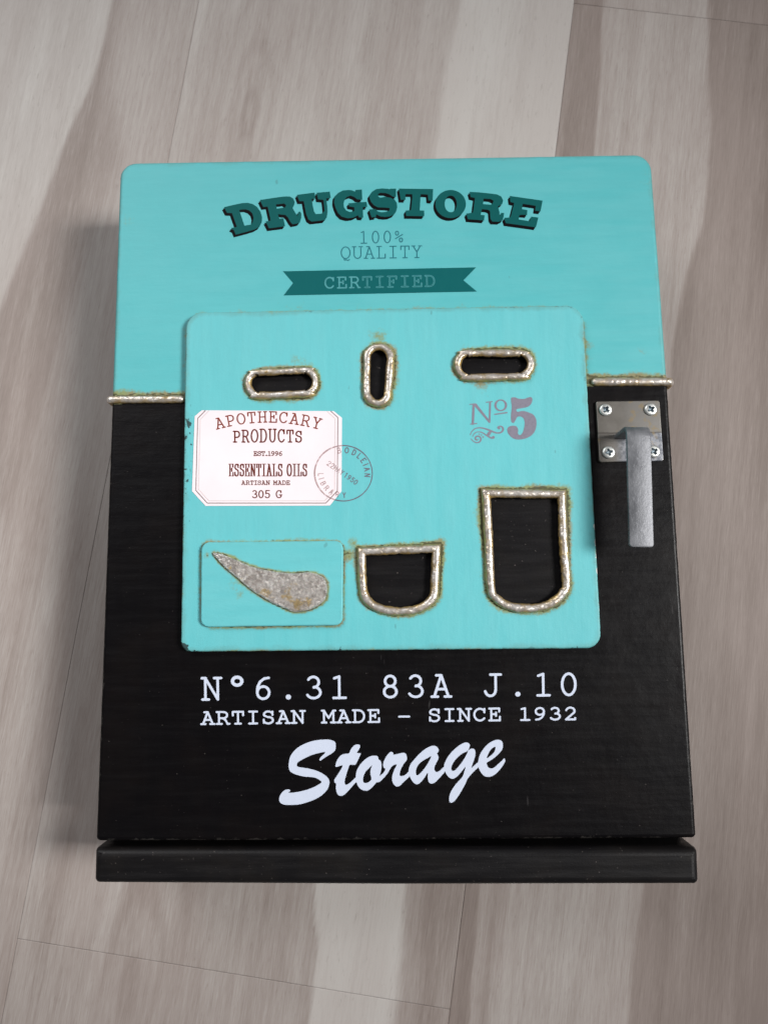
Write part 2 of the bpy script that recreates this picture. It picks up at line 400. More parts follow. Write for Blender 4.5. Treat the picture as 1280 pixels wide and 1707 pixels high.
# every glyph: (width, main strokes, serif strokes); cap height 1, cell 0..w
G = {
 'A': (.86, [[(.10, 0), (.43, 1)], [(.43, 1), (.76, 0)], [(.22, .35), (.64, .35)]], [[(-.02, 0), (.27, 0)], [(.59, 0), (.88, 0)], [(.20, 1), (.43, 1)]]),
 'B': (.76, [[(.14, 0), (.14, 1)], [(.14, 1), (.44, 1)] + arc(.44, .76, .24, .24, 90, -90) + [(.14, .52)], [(.14, .52), (.46, .52)] + arc(.46, .26, .28, .26, 90, -90) + [(.14, 0)]], [[(0, 1), (.2, 1)], [(0, 0), (.2, 0)]]),
 'C': (.78, [arc(.40, .5, .38, .5, 38, 322)], [[(.71, .98), (.71, .68)]]),
 'D': (.80, [[(.14, 0), (.14, 1)], [(.14, 1), (.38, 1)] + arc(.38, .5, .38, .5, 90, -90) + [(.14, 0)]], [[(0, 1), (.2, 1)], [(0, 0), (.2, 0)]]),
 'E': (.76, [[(.14, 0), (.14, 1)], [(.14, 1), (.68, 1)], [(.14, .52), (.46, .52)], [(.14, 0), (.72, 0)]], [[(0, 1), (.2, 1)], [(0, 0), (.2, 0)], [(.68, 1), (.68, .74)], [(.72, 0), (.72, .30)], [(.46, .66), (.46, .38)]]),
 'F': (.76, [[(.16, 0), (.16, 1)], [(.16, 1), (.72, 1)], [(.16, .52), (.48, .52)]], [[(0, 1), (.2, 1)], [(0, 0), (.42, 0)], [(.72, 1), (.72, .74)], [(.48, .66), (.48, .38)]]),
 'G': (.82, [arc(.40, .5, .38, .5, 40, 325), [(.70, .40), (.70, .16)]], [[(.68, .98), (.68, .72)], [(.46, .40), (.82, .40)]]),
 'H': (.84, [[(.14, 0), (.14, 1)], [(.70, 0), (.70, 1)], [(.14, .51), (.70, .51)]], [[(0, 0), (.28, 0)], [(0, 1), (.28, 1)], [(.56, 0), (.84, 0)], [(.56, 1), (.84, 1)]]),
 'I': (.62, [[(.31, 0), (.31, 1)]], [[(.04, 0), (.58, 0)], [(.04, 1), (.58, 1)]]),
 'J': (.80, [[(.56, 1), (.56, .32)] + arc(.31, .30, .25, .30, 0, -165)], [[(.32, 1), (.80, 1)]]),
 'L': (.76, [[(.20, 0), (.20, 1)], [(.20, 0), (.72, 0)]], [[(.02, 1), (.40, 1)], [(.02, 0), (.2, 0)], [(.72, 0), (.72, .34)]]),
 'M': (.92, [[(.14, 0), (.14, 1)], [(.14, 1), (.46, .38)], [(.46, .38), (.78, 1)], [(.78, 1), (.78, 0)]], [[(0, 0), (.30, 0)], [(0, 1), (.16, 1)], [(.62, 0), (.92, 0)], [(.76, 1), (.92, 1)]]),
 'N': (.88, [[(.14, 0), (.14, 1)], [(.14, 1), (.72, 0)], [(.72, 0), (.72, 1)]], [[(0, 0), (.30, 0)], [(-.02, 1), (.16, 1)], [(.56, 1), (.88, 1)]]),
 'O': (.80, [arc(.40, .5, .38, .5, 0, 360, 22)], []),
 'P': (.76, [[(.16, 0), (.16, 1)], [(.16, 1), (.44, 1)] + arc(.44, .72, .28, .28, 90, -90) + [(.16, .44)]], [[(0, 1), (.2, 1)], [(0, 0), (.38, 0)]]),
 'Q': (.80, [arc(.40, .5, .38, .5, 0, 360, 22), [(.26, -.03), (.30, -.13), (.44, -.10), (.58, -.16), (.72, -.10)]], []),
 'R': (.84, [[(.15, 0), (.15, 1)], [(.15, 1), (.46, 1)] + arc(.46, .74, .25, .26, 90, -90) + [(.15, .48)], [(.40, .48), (.58, .34), (.74, 0)]], [[(0, 1), (.2, 1)], [(0, 0), (.34, 0)], [(.72, 0), (.86, 0)]]),
 'S': (.74, [arc(.37, .74, .29, .26, 25, 200) + arc(.37, .26, .32, .27, 95, -155)], [[(.66, .98), (.66, .70)], [(.07, .04), (.07, .32)]]),
 'T': (.78, [[(.39, 0), (.39, 1)], [(.04, 1), (.74, 1)]], [[(.20, 0), (.58, 0)], [(.04, 1), (.04, .70)], [(.74, 1), (.74, .70)]]),
 'U': (.86, [[(.14, 1), (.14, .34)] + arc(.43, .31, .29, .31, 180, 360) + [(.72, 1)]], [[(0, 1), (.30, 1)], [(.56, 1), (.86, 1)]]),
 'Y': (.84, [[(.12, 1), (.42, .48)], [(.72, 1), (.42, .48)], [(.42, .48), (.42, 0)]], [[(0, 1), (.26, 1)], [(.58, 1), (.84, 1)], [(.24, 0), (.60, 0)]]),
 '0': (.74, [arc(.37, .5, .31, .5, 0, 360, 22)], []),
 '1': (.66, [[(.33, 0), (.33, 1)], [(.33, 1), (.10, .92)]], [[(.06, 0), (.62, 0)]]),
 '2': (.72, [arc(.36, .70, .29, .30, 165, -20) + [(.06, 0)], [(.06, 0), (.68, 0)]], [[(.68, 0), (.68, .12)]]),
 '3': (.70, [arc(.33, .75, .26, .25, 150, -85) + arc(.34, .265, .32, .265, 85, -155)], []),
 '5': (.72, [[(.62, 1), (.16, 1)], [(.16, 1), (.14, .55)], [(.14, .55)] + arc(.34, .32, .32, .32, 120, -150)], []),
 '6': (.72, [[(.64, .98), (.44, .95), (.24, .80), (.12, .56), (.10, .32)] , arc(.38, .29, .28, .29, 0, 360, 18)], []),
 '8': (.70, [arc(.35, .755, .24, .245, 0, 360, 18), arc(.35, .26, .29, .26, 0, 360, 18)], []),
 '9': (.72, [[(.08, .02), (.28, .05), (.48, .20), (.60, .44), (.62, .68)], arc(.34, .71, .28, .29, 0, 360, 18)], []),
 '.': (.40, [[(.20, .07), (.201, .07)]], []),
 '-': (.80, [[(.06, .42), (.74, .42)]], []),
 '%': (.80, [arc(.20, .80, .15, .17, 0, 360, 14), arc(.58, .22, .15, .17, 0, 360, 14), [(.04, .34), (.74, .68)]], []),
 '\u00b0': (.66, [arc(.33, .84, .22, .19, 0, 360, 16)], []),
}
CACHE = {}
def hull(pts):
    pts = sorted(set((round(x, 7), round(y, 7)) for x, y in pts))
    def half(ps):
        h = []
        for p in ps:
            while len(h) > 1 and (h[-1][0] - h[-2][0]) * (p[1] - h[-2][1]) - (h[-1][1] - h[-2][1]) * (p[0] - h[-2][0]) <= 0: h.pop()
            h.append(p)
        return h
    a, b = half(pts), half(pts[::-1]); return a[:-1] + b[:-1]
def stroke_polys(paths, wx, wy, square=False, nd=10):
    if square: pen = [(-wx, -wy), (wx, -wy), (wx, wy), (-wx, wy)]
    else: pen = [(wx * math.cos(2 * math.pi * (i + .5) / nd), wy * math.sin(2 * math.pi * (i + .5) / nd)) for i in range(nd)]
    out = []
    for pth in paths:
        for a, b in zip(pth[:-1], pth[1:]):
            out.append(hull([(a[0] + x, a[1] + y) for x, y in pen] + [(b[0] + x, b[1] + y) for x, y in pen]))
    return out
def glyph(ch, wx, wy, xs=1.0, serif=True, square=False, dot=2.0):
    key = (ch, round(wx, 4), round(wy, 4), xs, serif, square)
    if key not in CACHE:
        w, main, ser = G[ch]; paths = main + (ser if serif else [])
        paths = [[(x * xs, y) for x, y in p] for p in paths]
        q = dot if ch == '.' else (1.25 if ch == '\u00b0' else 1)
        CACHE[key] = union(stroke_polys(paths, wx * q, wy * q, square and ch not in '.\u00b0'))
    return CACHE[key]
def text_mesh(items, fmap):
    """items: (char mesh, x offset, y scale); fmap maps text space to the plane"""
    V, Fc = [], []
    for (v, f), ox, tr in items:
        s = len(V)
        for x, y in v: V.append(fmap(ox, x, y, tr))
        Fc += [tuple(int(q) + s for q in t) for t in f]
    return V, Fc
def mono_line(txt, p0, pitch, dirv, h, wx, wy, z, xs=1.0, serif=True, square=False, skip=None):
    """monospaced line: p0 = pixel of the first cell's centre on the baseline, pitch and heights in pixels"""
    d = nrm(dirv); up = np.array([d[1], -d[0]]); V, Fc = [], []
    for i, ch in enumerate(txt):
        if ch == ' ' or (skip and i in skip): continue
        v, f = glyph(ch, wx / h, wy / h, xs, serif, square); w = G[ch][0] * xs; s = len(V)
        c = np.array(p0) + d * pitch * i
        for x, y in v:
            q = c + d * (x - w / 2) * h + up * y * h; V.append(P(q[0], q[1], z))
        Fc += [tuple(int(q) + s for q in t) for t in f]
    return V, Fc
def set_line(txt, x0, x1, z, base, height, wx, wy, xs=1.0, gap=.12, serif=True, square=False, rotate=True, space=.45):
    """proportional line from pixel x0 to x1; base(x) and height(x) give baseline and cap height in pixels"""
    ws = [(space if c == ' ' else G[c][0] * xs) for c in txt]; tot = sum(ws) + gap * (len(txt) - 1)
    sc = (x1 - x0) / tot; V, Fc, cur = [], [], 0
    for c, w in zip(txt, ws):
        if c != ' ':
            cx = x0 + (cur + w / 2) * sc; h = height(cx)
            v, f = glyph(c, wx / sc, wy / h, xs, serif, square); s = len(V)
            sl = (base(cx + 1) - base(cx - 1)) / 2 if rotate else 0; d = nrm((1, sl)); up = np.array([d[1], -d[0]]); o = np.array([cx, base(cx)])
            for x, y in v:
                q = o + d * (x - w / 2) * sc + up * y * h; V.append(P(q[0], q[1], z))
            Fc += [tuple(int(q) + s for q in t) for t in f]
        cur += w + gap
    return V, Fc

# ------------------------------------------------------------------ floor of printed laminate planks
def to_floor(px, py): return np.array(P(px, py, 0.0))
b0, b1 = to_floor(755, 1707), to_floor(950, 0)              # long joint right of the middle
a0, a1 = to_floor(35, 1500), to_floor(335, 15)              # long joint on the left
gd = nrm((b1 - b0) / np.linalg.norm(b1 - b0) + (a1 - a0) / np.linalg.norm(a1 - a0)); gx = np.array([gd[1], -gd[0]])
ang = math.atan2(-gd[0], gd[1])                             # turn of the planks
def uv(q): q = np.asarray(q); return q @ gx, q @ gd
uB = (uv(b0)[0] + uv(b1)[0]) / 2; uA = (uv(a0)[0] + uv(a1)[0]) / 2
vJ1 = uv(to_floor(330, 1614))[1]                            # cross joint at the bottom left
vJ2 = uv(to_floor(1120, 24))[1]                             # cross joint at the top right
W = uB - uA

floor = link_mesh('floor', [(-1.2, -1.2, -.012), (1.2, -1.2, -.012), (1.2, 1.2, -.012), (-1.2, 1.2, -.012)], [(0, 1, 2, 3)], M['recess'])
floor['kind'] = 'structure'

def plank_mat(name, seed):
    k = NT(name); tone = k.attr('tone')
    sep = k.n('ShaderNodeVectorMath', operation='ADD'); sep.inputs[1].default_value = (seed * .37, seed * 1.7, seed)
    k.link(k.co, sep.inputs[0]); k.co = sep.outputs[0]
    g1 = k.noise(700, 4, .65, k.mapping((1, .035, 1)), .15)
    g2 = k.noise(2300, 3, .7, k.mapping((1, .05, 1)))
    g3 = k.noise(70, 3, .6, k.mapping((1, .12, 1)), .8)
    tick = k.noise(900, 3, .75, k.mapping((1, .16, 1)))
    v = k.math('ADD', tone, k.math('MULTIPLY', k.math('SUBTRACT', g1, .5), .42))
    v = k.math('ADD', v, k.math('MULTIPLY', k.math('SUBTRACT', g2, .5), .55))
    v = k.math('ADD', v, k.math('MULTIPLY', k.math('SUBTRACT', g3, .5), .28))
    r = k.n('ShaderNodeValToRGB'); k.link(v, r.inputs[0]); e = r.color_ramp.elements
    e[0].position = 0; e[0].color = (0.190, 0.150, 0.130, 1)
    e[1].position = 1; e[1].color = (0.53, 0.50, 0.47, 1)
    for p_, c in ((.30, (0.275, 0.228, 0.204, 1)), (.52, (0.365, 0.320, 0.294, 1)), (.74, (0.450, 0.412, 0.384, 1))):
        q = e.new(p_); q.color = c
    warm = k.ramp(k.noise(28, 3, .6, k.mapping((1, .25, 1))), .35, .65)
    tk = k.math('MULTIPLY', k.ramp(tick, .58, .74), .34)
    col = k.mix(tk, k.mix(k.math('MULTIPLY', warm, .25), r.outputs[0], (0.36, 0.295, 0.27)), (0.19, 0.145, 0.125))
    return k.done(**{'Base Color': col, 'Roughness': .55, 'Specular IOR Level': .30, 'Normal': k.bump(k.math('ADD', g2, g1), .00010, .35)})

# boundaries of the printed figure and of the painted right-hand dimming, read along the boards: lists of photograph points
def curve(pts):
    q = np.array([uv(to_floor(*p)) for p in pts]); q = q[np.argsort(q[:, 1])]
    return lambda v: np.interp(v, q[:, 1], q[:, 0])
cL = curve([(182, 0), (166, 80), (150, 140), (108, 230), (76, 320), (42, 420), (5, 520), (-40, 640), (-110, 900), (-200, 1300), (-260, 1707)])
cL2 = curve([(206, 0), (196, 60), (190, 130), (200, 260), (150, 420), (110, 600), (80, 760), (60, 900)])
cM = curve([(766, 0), (742, 110), (728, 260), (705, 700), (700, 1200), (700, 1480), (690, 1600), (676, 1707)])
cM2 = curve([(527, 1475), (526, 1520), (529, 1580), (520, 1640), (512, 1707), (560, 1100), (600, 700)])
cN = curve([(1001, 0), (998, 120), (994, 260), (960, 800), (800, 1480), (782, 1707)])
cR = curve([(1181, 0), (1180, 120), (1184, 205), (1172, 370), (1152, 440), (1135, 500), (1118, 580), (1112, 650), (1095, 800), (1085, 1100), (1078, 1300), (1073, 1480), (1064, 1560), (1050, 1707)])
cFall = curve([(1290, 0), (1255, 300), (1240, 700), (1225, 1100), (1205, 1500), (1200, 1707)])  # light falling off at the right edge, painted into the board tone
cS = curve([(30, 620), (12, 850), (0, 1000), (-20, 1300)])
def sst(x, w): t = np.clip(x / w + .5, 0, 1); return t * t * (3 - 2 * t)
def nz(u, v, s, a, b): return np.array([noise.noise(Vector((float(x) * a, float(y) * b, s))) for x, y in zip(u, v)])
def bands(u, v, left, right, lo):
    """1 between two boundaries"""
    return sst(u - left, .0012) * sst(right - u, lo)
def tone_fn(u, v, which):
    jag = nz(u, v, 3.1, 30, 14) * .0022 + nz(u, v, 8.8, 400, 30) * .0006
    x = u + jag; t = np.full(len(u), .50)
    low = sst(uv(to_floor(400, 900))[1] - v, .05)            # 1 in the lower half of the photo
    if which == 'A':                                         # the board left of the left joint
        t = .80 + .0 * u
        t += -.46 * sst(x - cL(v), .0034)
        t += .26 * sst(x - cL2(v), .012)
        t = t * (1 - low) + low * (.46 + .14 * nz(u, v, 5.5, 60, 4))
    elif which == 'B':                                       # the middle boards
        t += .10 * nz(u, v, 2.2, 55, 5) + .05 * nz(u, v, 4.2, 140, 9)
        t += (1 - low) * .34 * sst(x - cM(v), .0036)
        t += low * .50 * bands(x, v, cM2(v), cM(v) - .004 , .004)
        t += low * -.16 * sst(x - cM(v) - .004, .004)
        # cathedral figure at the lower left
        cu, cv = uv(to_floor(215, 1640)); rr = np.sqrt(((u - cu) / .017) ** 2 + ((v - cv) / .075) ** 2)
        t += -.13 * np.exp(-rr ** 2 * .35) * np.maximum(0, np.sin(rr * 13 + nz(u, v, 1, 60, 20) * 3))
        cu, cv = uv(to_floor(415, 190)); rr = np.sqrt(((u - cu) / .012) ** 2 + ((v - cv) / .05) ** 2)
        t += -.10 * np.exp(-rr ** 2 * .3) * np.maximum(0, np.sin(rr * 11 + nz(u, v, 2, 60, 20) * 3))
        for (px, py, wd, am) in ((470, 100, .0025, -.12), (350, 150, .0009, -.12), (590, 120, .002, -.06)):
            cu, cv = uv(to_floor(px, py)); t += am * np.exp(-((x - cu) / wd) ** 2 - ((v - cv) / .045) ** 2)
    else:                                                    # right of the right joint
        t = .64 + .06 * nz(u, v, 2.9, 40, 4)
        t += -.36 * sst(cN(v) - x, .0015)
        t += -.31 * sst(x - cR(v), .0034)
        t += -.09 * sst(x - cFall(v), .012) - .06 - .08 * sst(x - cR(v), .003)
        t += .10 * nz(u, v, 6.1, 90, 3) * sst(x - cR(v), .002)
        cu, cv = uv(to_floor(815, 1580)); t += -.22 * np.exp(-((x - cu) / .0028) ** 2) * low
    t += .10 * nz(u, v, 7.7, 170, 7) + .07 * nz(u, v, 9.9, 420, 12) + .05 * nz(u, v, 11.1, 60, 30)
    if which == 'B': t += (1 - low) * .13
    return np.clip(t, 0, 1)
def plank(which, u0, u1, v0, v1, seed, dense=None):
    g = .00006; u0 += g; u1 -= g; v0 += g; v1 -= g; b = .0003
    du, dv = (.0011, .004) if dense is None else dense
    us = np.concatenate([[u0, u0 + b], np.linspace(u0 + 2 * b, u1 - 2 * b, max(2, int((u1 - u0) / du))), [u1 - b, u1]])
    vs = np.concatenate([[v0, v0 + b], np.linspace(v0 + 2 * b, v1 - 2 * b, max(2, int((v1 - v0) / dv))), [v1 - b, v1]])
    UU, VV = np.meshgrid(us, vs); Z = np.zeros_like(UU)
    Z[0, :] = Z[-1, :] = -.00012; Z[:, 0] = Z[:, -1] = -.00012
    nu, nv = len(us), len(vs)
    V = list(zip(UU.ravel(), VV.ravel(), Z.ravel())); Fc = []
    for j in range(nv - 1):
        for i in range(nu - 1): s = j * nu + i; Fc.append((s, s + 1, s + 1 + nu, s + nu))
    t = tone_fn(UU.ravel(), VV.ravel(), which)
    loop = [i for i in range(nu)] + [j * nu + nu - 1 for j in range(1, nv)] + [(nv - 1) * nu + i for i in range(nu - 2, -1, -1)] + [j * nu for j in range(nv - 2, 0, -1)]
    s = len(V); V += [(V[i][0], V[i][1], -.008) for i in loop]; n = len(loop)
    Fc += [(loop[i], s + i, s + (i + 1) % n, loop[(i + 1) % n])[::-1] for i in range(n)]
    t = np.concatenate([t, np.full(n, .2)])
    o = link_mesh('plank', V, Fc, plank_mat('laminate board figure %d' % seed, seed), floor, False, {'tone': t})
    o.rotation_euler = (0, 0, ang)
    return o
LNG = .9
plank('A', uA - W, uA, -.20, .30, 1)
plank('B', uA, uB, vJ1, vJ1 + .62, 2)
plank('B', uA, uB, vJ1 - .5, vJ1, 5, (.0015, .006))
plank('C', uB, uB + W, vJ2 - .55, vJ2, 3)
plank('C', uB, uB + W, vJ2, vJ2 + .4, 4, (.002, .008))
# boards that continue the floor out of the frame
plank('A', uA - W, uA, .30, 1.0, 6, (.004, .02)); plank('A', uA - W, uA, -.9, -.20, 7, (.004, .02))
for s_ in (uA - 2 * W, uB + W): plank('A' if s_ < 0 else 'C', s_, s_ + W, -.8, .9, 9 if s_ < 0 else 8, (.006, .03))
plank('B', uA, uB, vJ1 + .62, vJ1 + 1.1, 10, (.006, .03))
plank('C', uB, uB + W, vJ2 - 1.1, vJ2 - .55, 11, (.006, .03))

# ------------------------------------------------------------------ the cabinet
cab = bpy.data.objects.new('key_cabinet', None); scene.collection.objects.link(cab)
cab['label'] = 'turquoise and black wooden drugstore cabinet with metal latch, lying on pale laminate floor'
cab['category'] = 'cabinet'
cab.empty_display_size = .02

door_px = [(200.5, 270.5), (1084.5, 256), (1113, 648), (1161, 1397.5), (640, 1401), (159.5, 1402.5), (186.5, 668)]
door_lp = rounded(PP([door_px[0], door_px[1]], ZD)[:1] + PP([door_px[1], door_px[2], door_px[3], door_px[4], door_px[5], door_px[6]], ZD),
                  [.0062, .0066, .02, .0015, .02, .0015, .02])
panel_px = [(310.5, 521), (971, 508.5), (1002.5, 1080.5), (301.5, 1086.5)]
panel_lp = rounded(PP(panel_px, ZP), [.006, .0062, .0052, .0035])
plate_px = [(335.6, 903.7), (572.2, 901.1), (571, 1042.5), (334.5, 1045.5)]
plate_lp = rounded(PP(plate_px, ZS), .0029)

# -- rims: centre lines in photograph points -> panel plane
ZR = ZP + .0006
def stad(cx, cy, a, b, rot, n=9):
    """stadium centre line, half length a, half width b"""
    pts = [(a - b + b * math.cos(t), b * math.sin(t)) for t in np.linspace(-math.pi / 2, math.pi / 2, n)]
    pts += [(-(a - b) + b * math.cos(t), b * math.sin(t)) for t in np.linspace(math.pi / 2, 3 * math.pi / 2, n)]
    c, s = math.cos(rot), math.sin(rot)
    return [(cx + x * c - y * s, cy + x * s + y * c) for x, y in pts]
rim_defs = [
 (stad(470.6, 638.6, 56.5, 18.5, math.radians(-3)), 6.7, False),
 (stad(630, 626.5, 48.5, 19.5, math.radians(91)), 7.0, False),
 (stad(823.5, 608.8, 61, 19, math.radians(-1.5)), 7.0, False),
 ([(602.5, 919), (726.5, 915), (725, 960), (723, 990), (716, 1003), (703, 1012), (682, 1017), (655, 1018.5), (632, 1014.5), (616, 1005), (606.5, 990), (604, 960)], 7.6, True),
 ([(811, 823.5), (936, 825), (939, 900), (942, 972), (936, 989), (923, 1003), (902, 1012), (870, 1015), (845, 1009), (827, 997), (818, 980), (814, 900)], 7.9, True),
]
def rim_loop(d, z=ZR):
    pts = PP(d[0], z)
    return pts
def tube(name, path, r, mat, parent, z, closed=True, seg=14, amp=.11, seed=0, corner=(), rz=1.0, base=0.0, zpath=None, ends=False):
    """irregular roll of clay swept along a path; corners keep their mitre"""
    if closed:
        p = np.array(ccw(path)); sharp = np.array(corner, float).reshape(-1, 2)
        smooth = []
        N = len(p)
        def is_sharp(q): return len(sharp) and np.min(np.linalg.norm(sharp - q, axis=1)) < 1e-6
        for i in range(N):
            p1, p2 = p[i], p[(i + 1) % N]; p0 = p1 - (p2 - p1) if is_sharp(p1) else p[i - 1]; p3 = p2 + (p2 - p1) if is_sharp(p2) else p[(i + 2) % N]
            n = max(1, int(np.linalg.norm(p2 - p1) / .0006))
            for q in range(n):
                t = q / n; smooth.append(.5 * (2 * p1 + (p2 - p0) * t + (2 * p0 - 5 * p1 + 4 * p2 - p3) * t * t + (3 * p1 - p0 - 3 * p2 + p3) * t ** 3))
        p = np.array(smooth)
        a = p - np.roll(p, 1, 0); b = np.roll(p, -1, 0) - p
    a /= np.linalg.norm(a, axis=1)[:, None]; b /= np.linalg.norm(b, axis=1)[:, None]
    na = np.stack([-a[:, 1], a[:, 0]], 1); nb = np.stack([-b[:, 1], b[:, 0]], 1); mm = na + nb; mm /= np.linalg.norm(mm, axis=1)[:, None]
    cc = np.clip((mm * na).sum(1), .6, 1); V = []
    for i in range(len(p)):
        q = p[i]; pn = 1 + amp * noise.noise(Vector((q[0] * 230, q[1] * 230, seed))) + amp * .35 * noise.noise(Vector((q[0] * 520, q[1] * 520, seed + 5)))
        for j in range(seg):
            t = 2 * math.pi * j / seg
            d3 = Vector((q[0] * 900, q[1] * 900, seed + 2.2 * j / seg)); rr = r * pn * (1 + .06 * noise.noise(d3))
            off = -mm[i] * math.cos(t) * rr / cc[i]
            V.append((q[0] + off[0], q[1] + off[1], z + math.sin(t) * rr * rz))
    n = len(p); Fc = [(i * seg + j, i * seg + (j + 1) % seg, ((i + 1) % n) * seg + (j + 1) % seg, ((i + 1) % n) * seg + j) for i in range(n) for j in range(seg)]
    return link_mesh(name, V, [f[::-1] for f in Fc], mat, parent, True, {'crest': [math.sin(2 * math.pi * j / seg) for i in range(n) for j in range(seg)], 'inner': [-math.cos(2 * math.pi * j / seg) for i in range(n) for j in range(seg)]})

def hand_formed(pts, amp, seed):             # the rolls were laid by hand: nothing runs quite true
    return [(x + amp * noise.noise(Vector((x * 75, y * 75, seed))), y + amp * noise.noise(Vector((x * 75, y * 75, seed + 9)))) for x, y in pts]
rim_paths = [hand_formed(rim_loop(d), .0010 if i < 3 else .0006, 3.7 * i + 1) for i, d in enumerate(rim_defs)]

# -- case behind the door, base board
case_lp = [tuple(p) for p in inset(rounded(PP([(200.5, 270.5), (1084.5, 256), (1162, 1445), (159.5, 1446)], ZD), .003), .0006)]
slab('case', case_lp, 0.0, .0322, .0008, M['door'], cab, step=.004,
     attr_fn=lambda V, lp: {'black': np.full(len(V), .02), 'edge': np.full(len(V), .02), 'grime': np.zeros(len(V))})
base_px = [(157.5, 1414), (1163.5, 1413), (1166, 1475.5), (650, 1476.5), (156, 1473.5)]
slab('base_board', rounded(PP(base_px, ZD - .0005), [.0012, .0018, .0018, .02, .0018]), 0.0, ZD - .0003, .0026, M['boardblack'], cab, nb=7, step=.002)

bl0, bl1 = np.array(P(250, 671, ZD)), np.array(P(1050, 641.5, ZD)); bdir = nrm(bl1 - bl0); bnorm = np.array([bdir[1], -bdir[0]])
strip_px = [((183.5, 666.5), (309, 666.0)), ((985, 637.3), (1117, 637.0))]
strip_w = [PP(s, ZD) for s in strip_px]
def door_attr(V, lp):
    q = V[:, :2]; up = V[:, 2] > ZD - .0025
    e = dist_loop(q, lp); dp = dist_loop(q, panel_lp) * np.where(inside(q, panel_lp), 0, 1)
    py_up = sst(q[:, 1] - P(640, 640, ZD)[1], .01)
    g = (.80 * np.exp(-dp / .0014)) * (.75 + .25 * nz(q[:, 0], q[:, 1], 2.0, 60, 60)) * py_up
    ds = np.minimum(dist_loop(q, strip_w[0], False), dist_loop(q, strip_w[1], False))
    g = np.maximum(g, .88 * np.exp(-np.maximum(0, ds - .0017) / .0016))
    for (px, py, rad, am) in ((217, 366, .0035, .33), (1068, 585, .0022, .40), (1080, 300, .006, .22), (480, 508, .008, .16), (983, 575, .0026, .45)):
        g = np.maximum(g, am * np.exp(-(np.linalg.norm(q - P(px, py, ZD), axis=1) / rad) ** 2))
    s = (q - bl0) @ bnorm
    return {'edge': np.where(up, e, 0), 'grime': g, 'black': s}
slab('door', door_lp, .0325, ZD, .0014, M['door'], cab, grid=.0019, attr_fn=door_attr, nb=5, wob=.00006)
door = bpy.data.objects['door']

# -- raised panel with its openings
holes = []
for pth, d in zip(rim_paths, rim_defs): holes.append([tuple(x) for x in inset(pth, .0005)])
tear = [(85, 70), (150, 75), (240, 105), (340, 150), (440, 190), (540, 220), (640, 240), (760, 258), (900, 265), (1000, 255), (1080, 265), (1150, 300), (1185, 350), (1195, 430), (1175, 510),
        (1120, 570), (1050, 610), (960, 635), (880, 642), (800, 615), (680, 560), (560, 495), (440, 415), (320, 310), (220, 225), (140, 145)]
tear_px = [(340 + x / 5.818, 910 + y / 5.818) for x, y in tear]
ZT = ZS + .0012
tear_lp = PP(tear_px, ZT)
rim_out = [np.array(inset(pth, -d[1] / 4740)) for pth, d in zip(rim_paths, rim_defs)]
def panel_attr(V, lp):
    q = V[:, :2]; e = dist_loop(q, lp); top = V[:, 2] > ZP - .0012
    g = np.zeros(len(q))
    wn = nz(q[:, 0], q[:, 1], 4.0, 55, 55)
    for r_, am, wd in zip(rim_out, (.90, .98, .90, 1.0, 1.0), (.0011, .0014, .0011, .0013, .0014)):
        d = dist_loop(q, r_); d = np.where(inside(q, r_), 0, d)
        cx, cy = r_.mean(0); dirn = np.arctan2(q[:, 1] - cy, q[:, 0] - cx)
        wn2 = nz(q[:, 0], q[:, 1], 14.0, 90, 90); side_w = .12 * np.sin(dirn) + .06 * np.cos(dirn)
        g = np.maximum(g, am * (.84 + .30 * wn + .22 * wn2 + side_w) * np.exp(-d / (wd * (1 + .7 * wn + .3 * side_w))))
    d = dist_loop(q, plate_lp); d = np.where(inside(q, plate_lp), 0, d)
    g = np.maximum(g, .80 * (.85 + .3 * wn) * np.exp(-d / .0010))
    for (px, py, rad, am) in ((630, 562, .0045, .42), (648, 620, .004, .30), (580, 925, .003, .58), (500, 605, .005, .35), (800, 640, .004, .45), (590, 905, .003, .5), (968, 545, .002, .2)):
        g = np.maximum(g, am * np.exp(-(np.linalg.norm(q - P(px, py, ZP), axis=1) / rad) ** 2))
    g = np.maximum(g, .44 * (.8 + .5 * wn) * np.exp(-e / .0009))
    yy = q[:, 1]; ylow = P(640, 660, ZP)[1]; xl = P(303, 1000, ZP)[0]
    mk = np.zeros(len(q)); low = yy < ylow
    mk = np.where(low, np.maximum(.48 * np.exp(-e / .0011), .0), 0)
    for (px, py, rad, am) in ((304, 1078, .0036, .95), (320, 1089, .0034, .90), (560, 1089, .006, .72), (455, 1090, .004, .60), (307, 720, .007, .60), (307, 790, .006, .58), (306, 860, .006, .52), (520, 1062, .0018, .62), (700, 1089, .005, .60), (960, 1082, .004, .58), (380, 1090, .003, .62)):
        d = np.linalg.norm((q - P(px, py, ZP)) * (1.0, 1.6 if py > 1040 else .5), axis=1); mk = np.maximum(mk, am * np.exp(-(d / rad) ** 2))
    ch = np.zeros(len(q))
    for (px, py) in ((990, 880), (993, 905), (996, 930), (997, 950), (1001, 1010)):
        d = np.linalg.norm((q - P(px, py, ZP)) * (1.0, .45), axis=1); ch = np.maximum(ch, 1.02 * np.exp(-(d / .0014) ** 2))
    ch *= np.exp(-e / .0012)
    return {'edge': np.where(top, e, .0), 'grime': g, 'mark': mk, 'chip': ch}
panel = slab('raised_panel', panel_lp, ZD + .00005, ZP, .0006, M['panel'], cab, holes, .00105, panel_attr, nb=4, step=.001, wob=.00010)

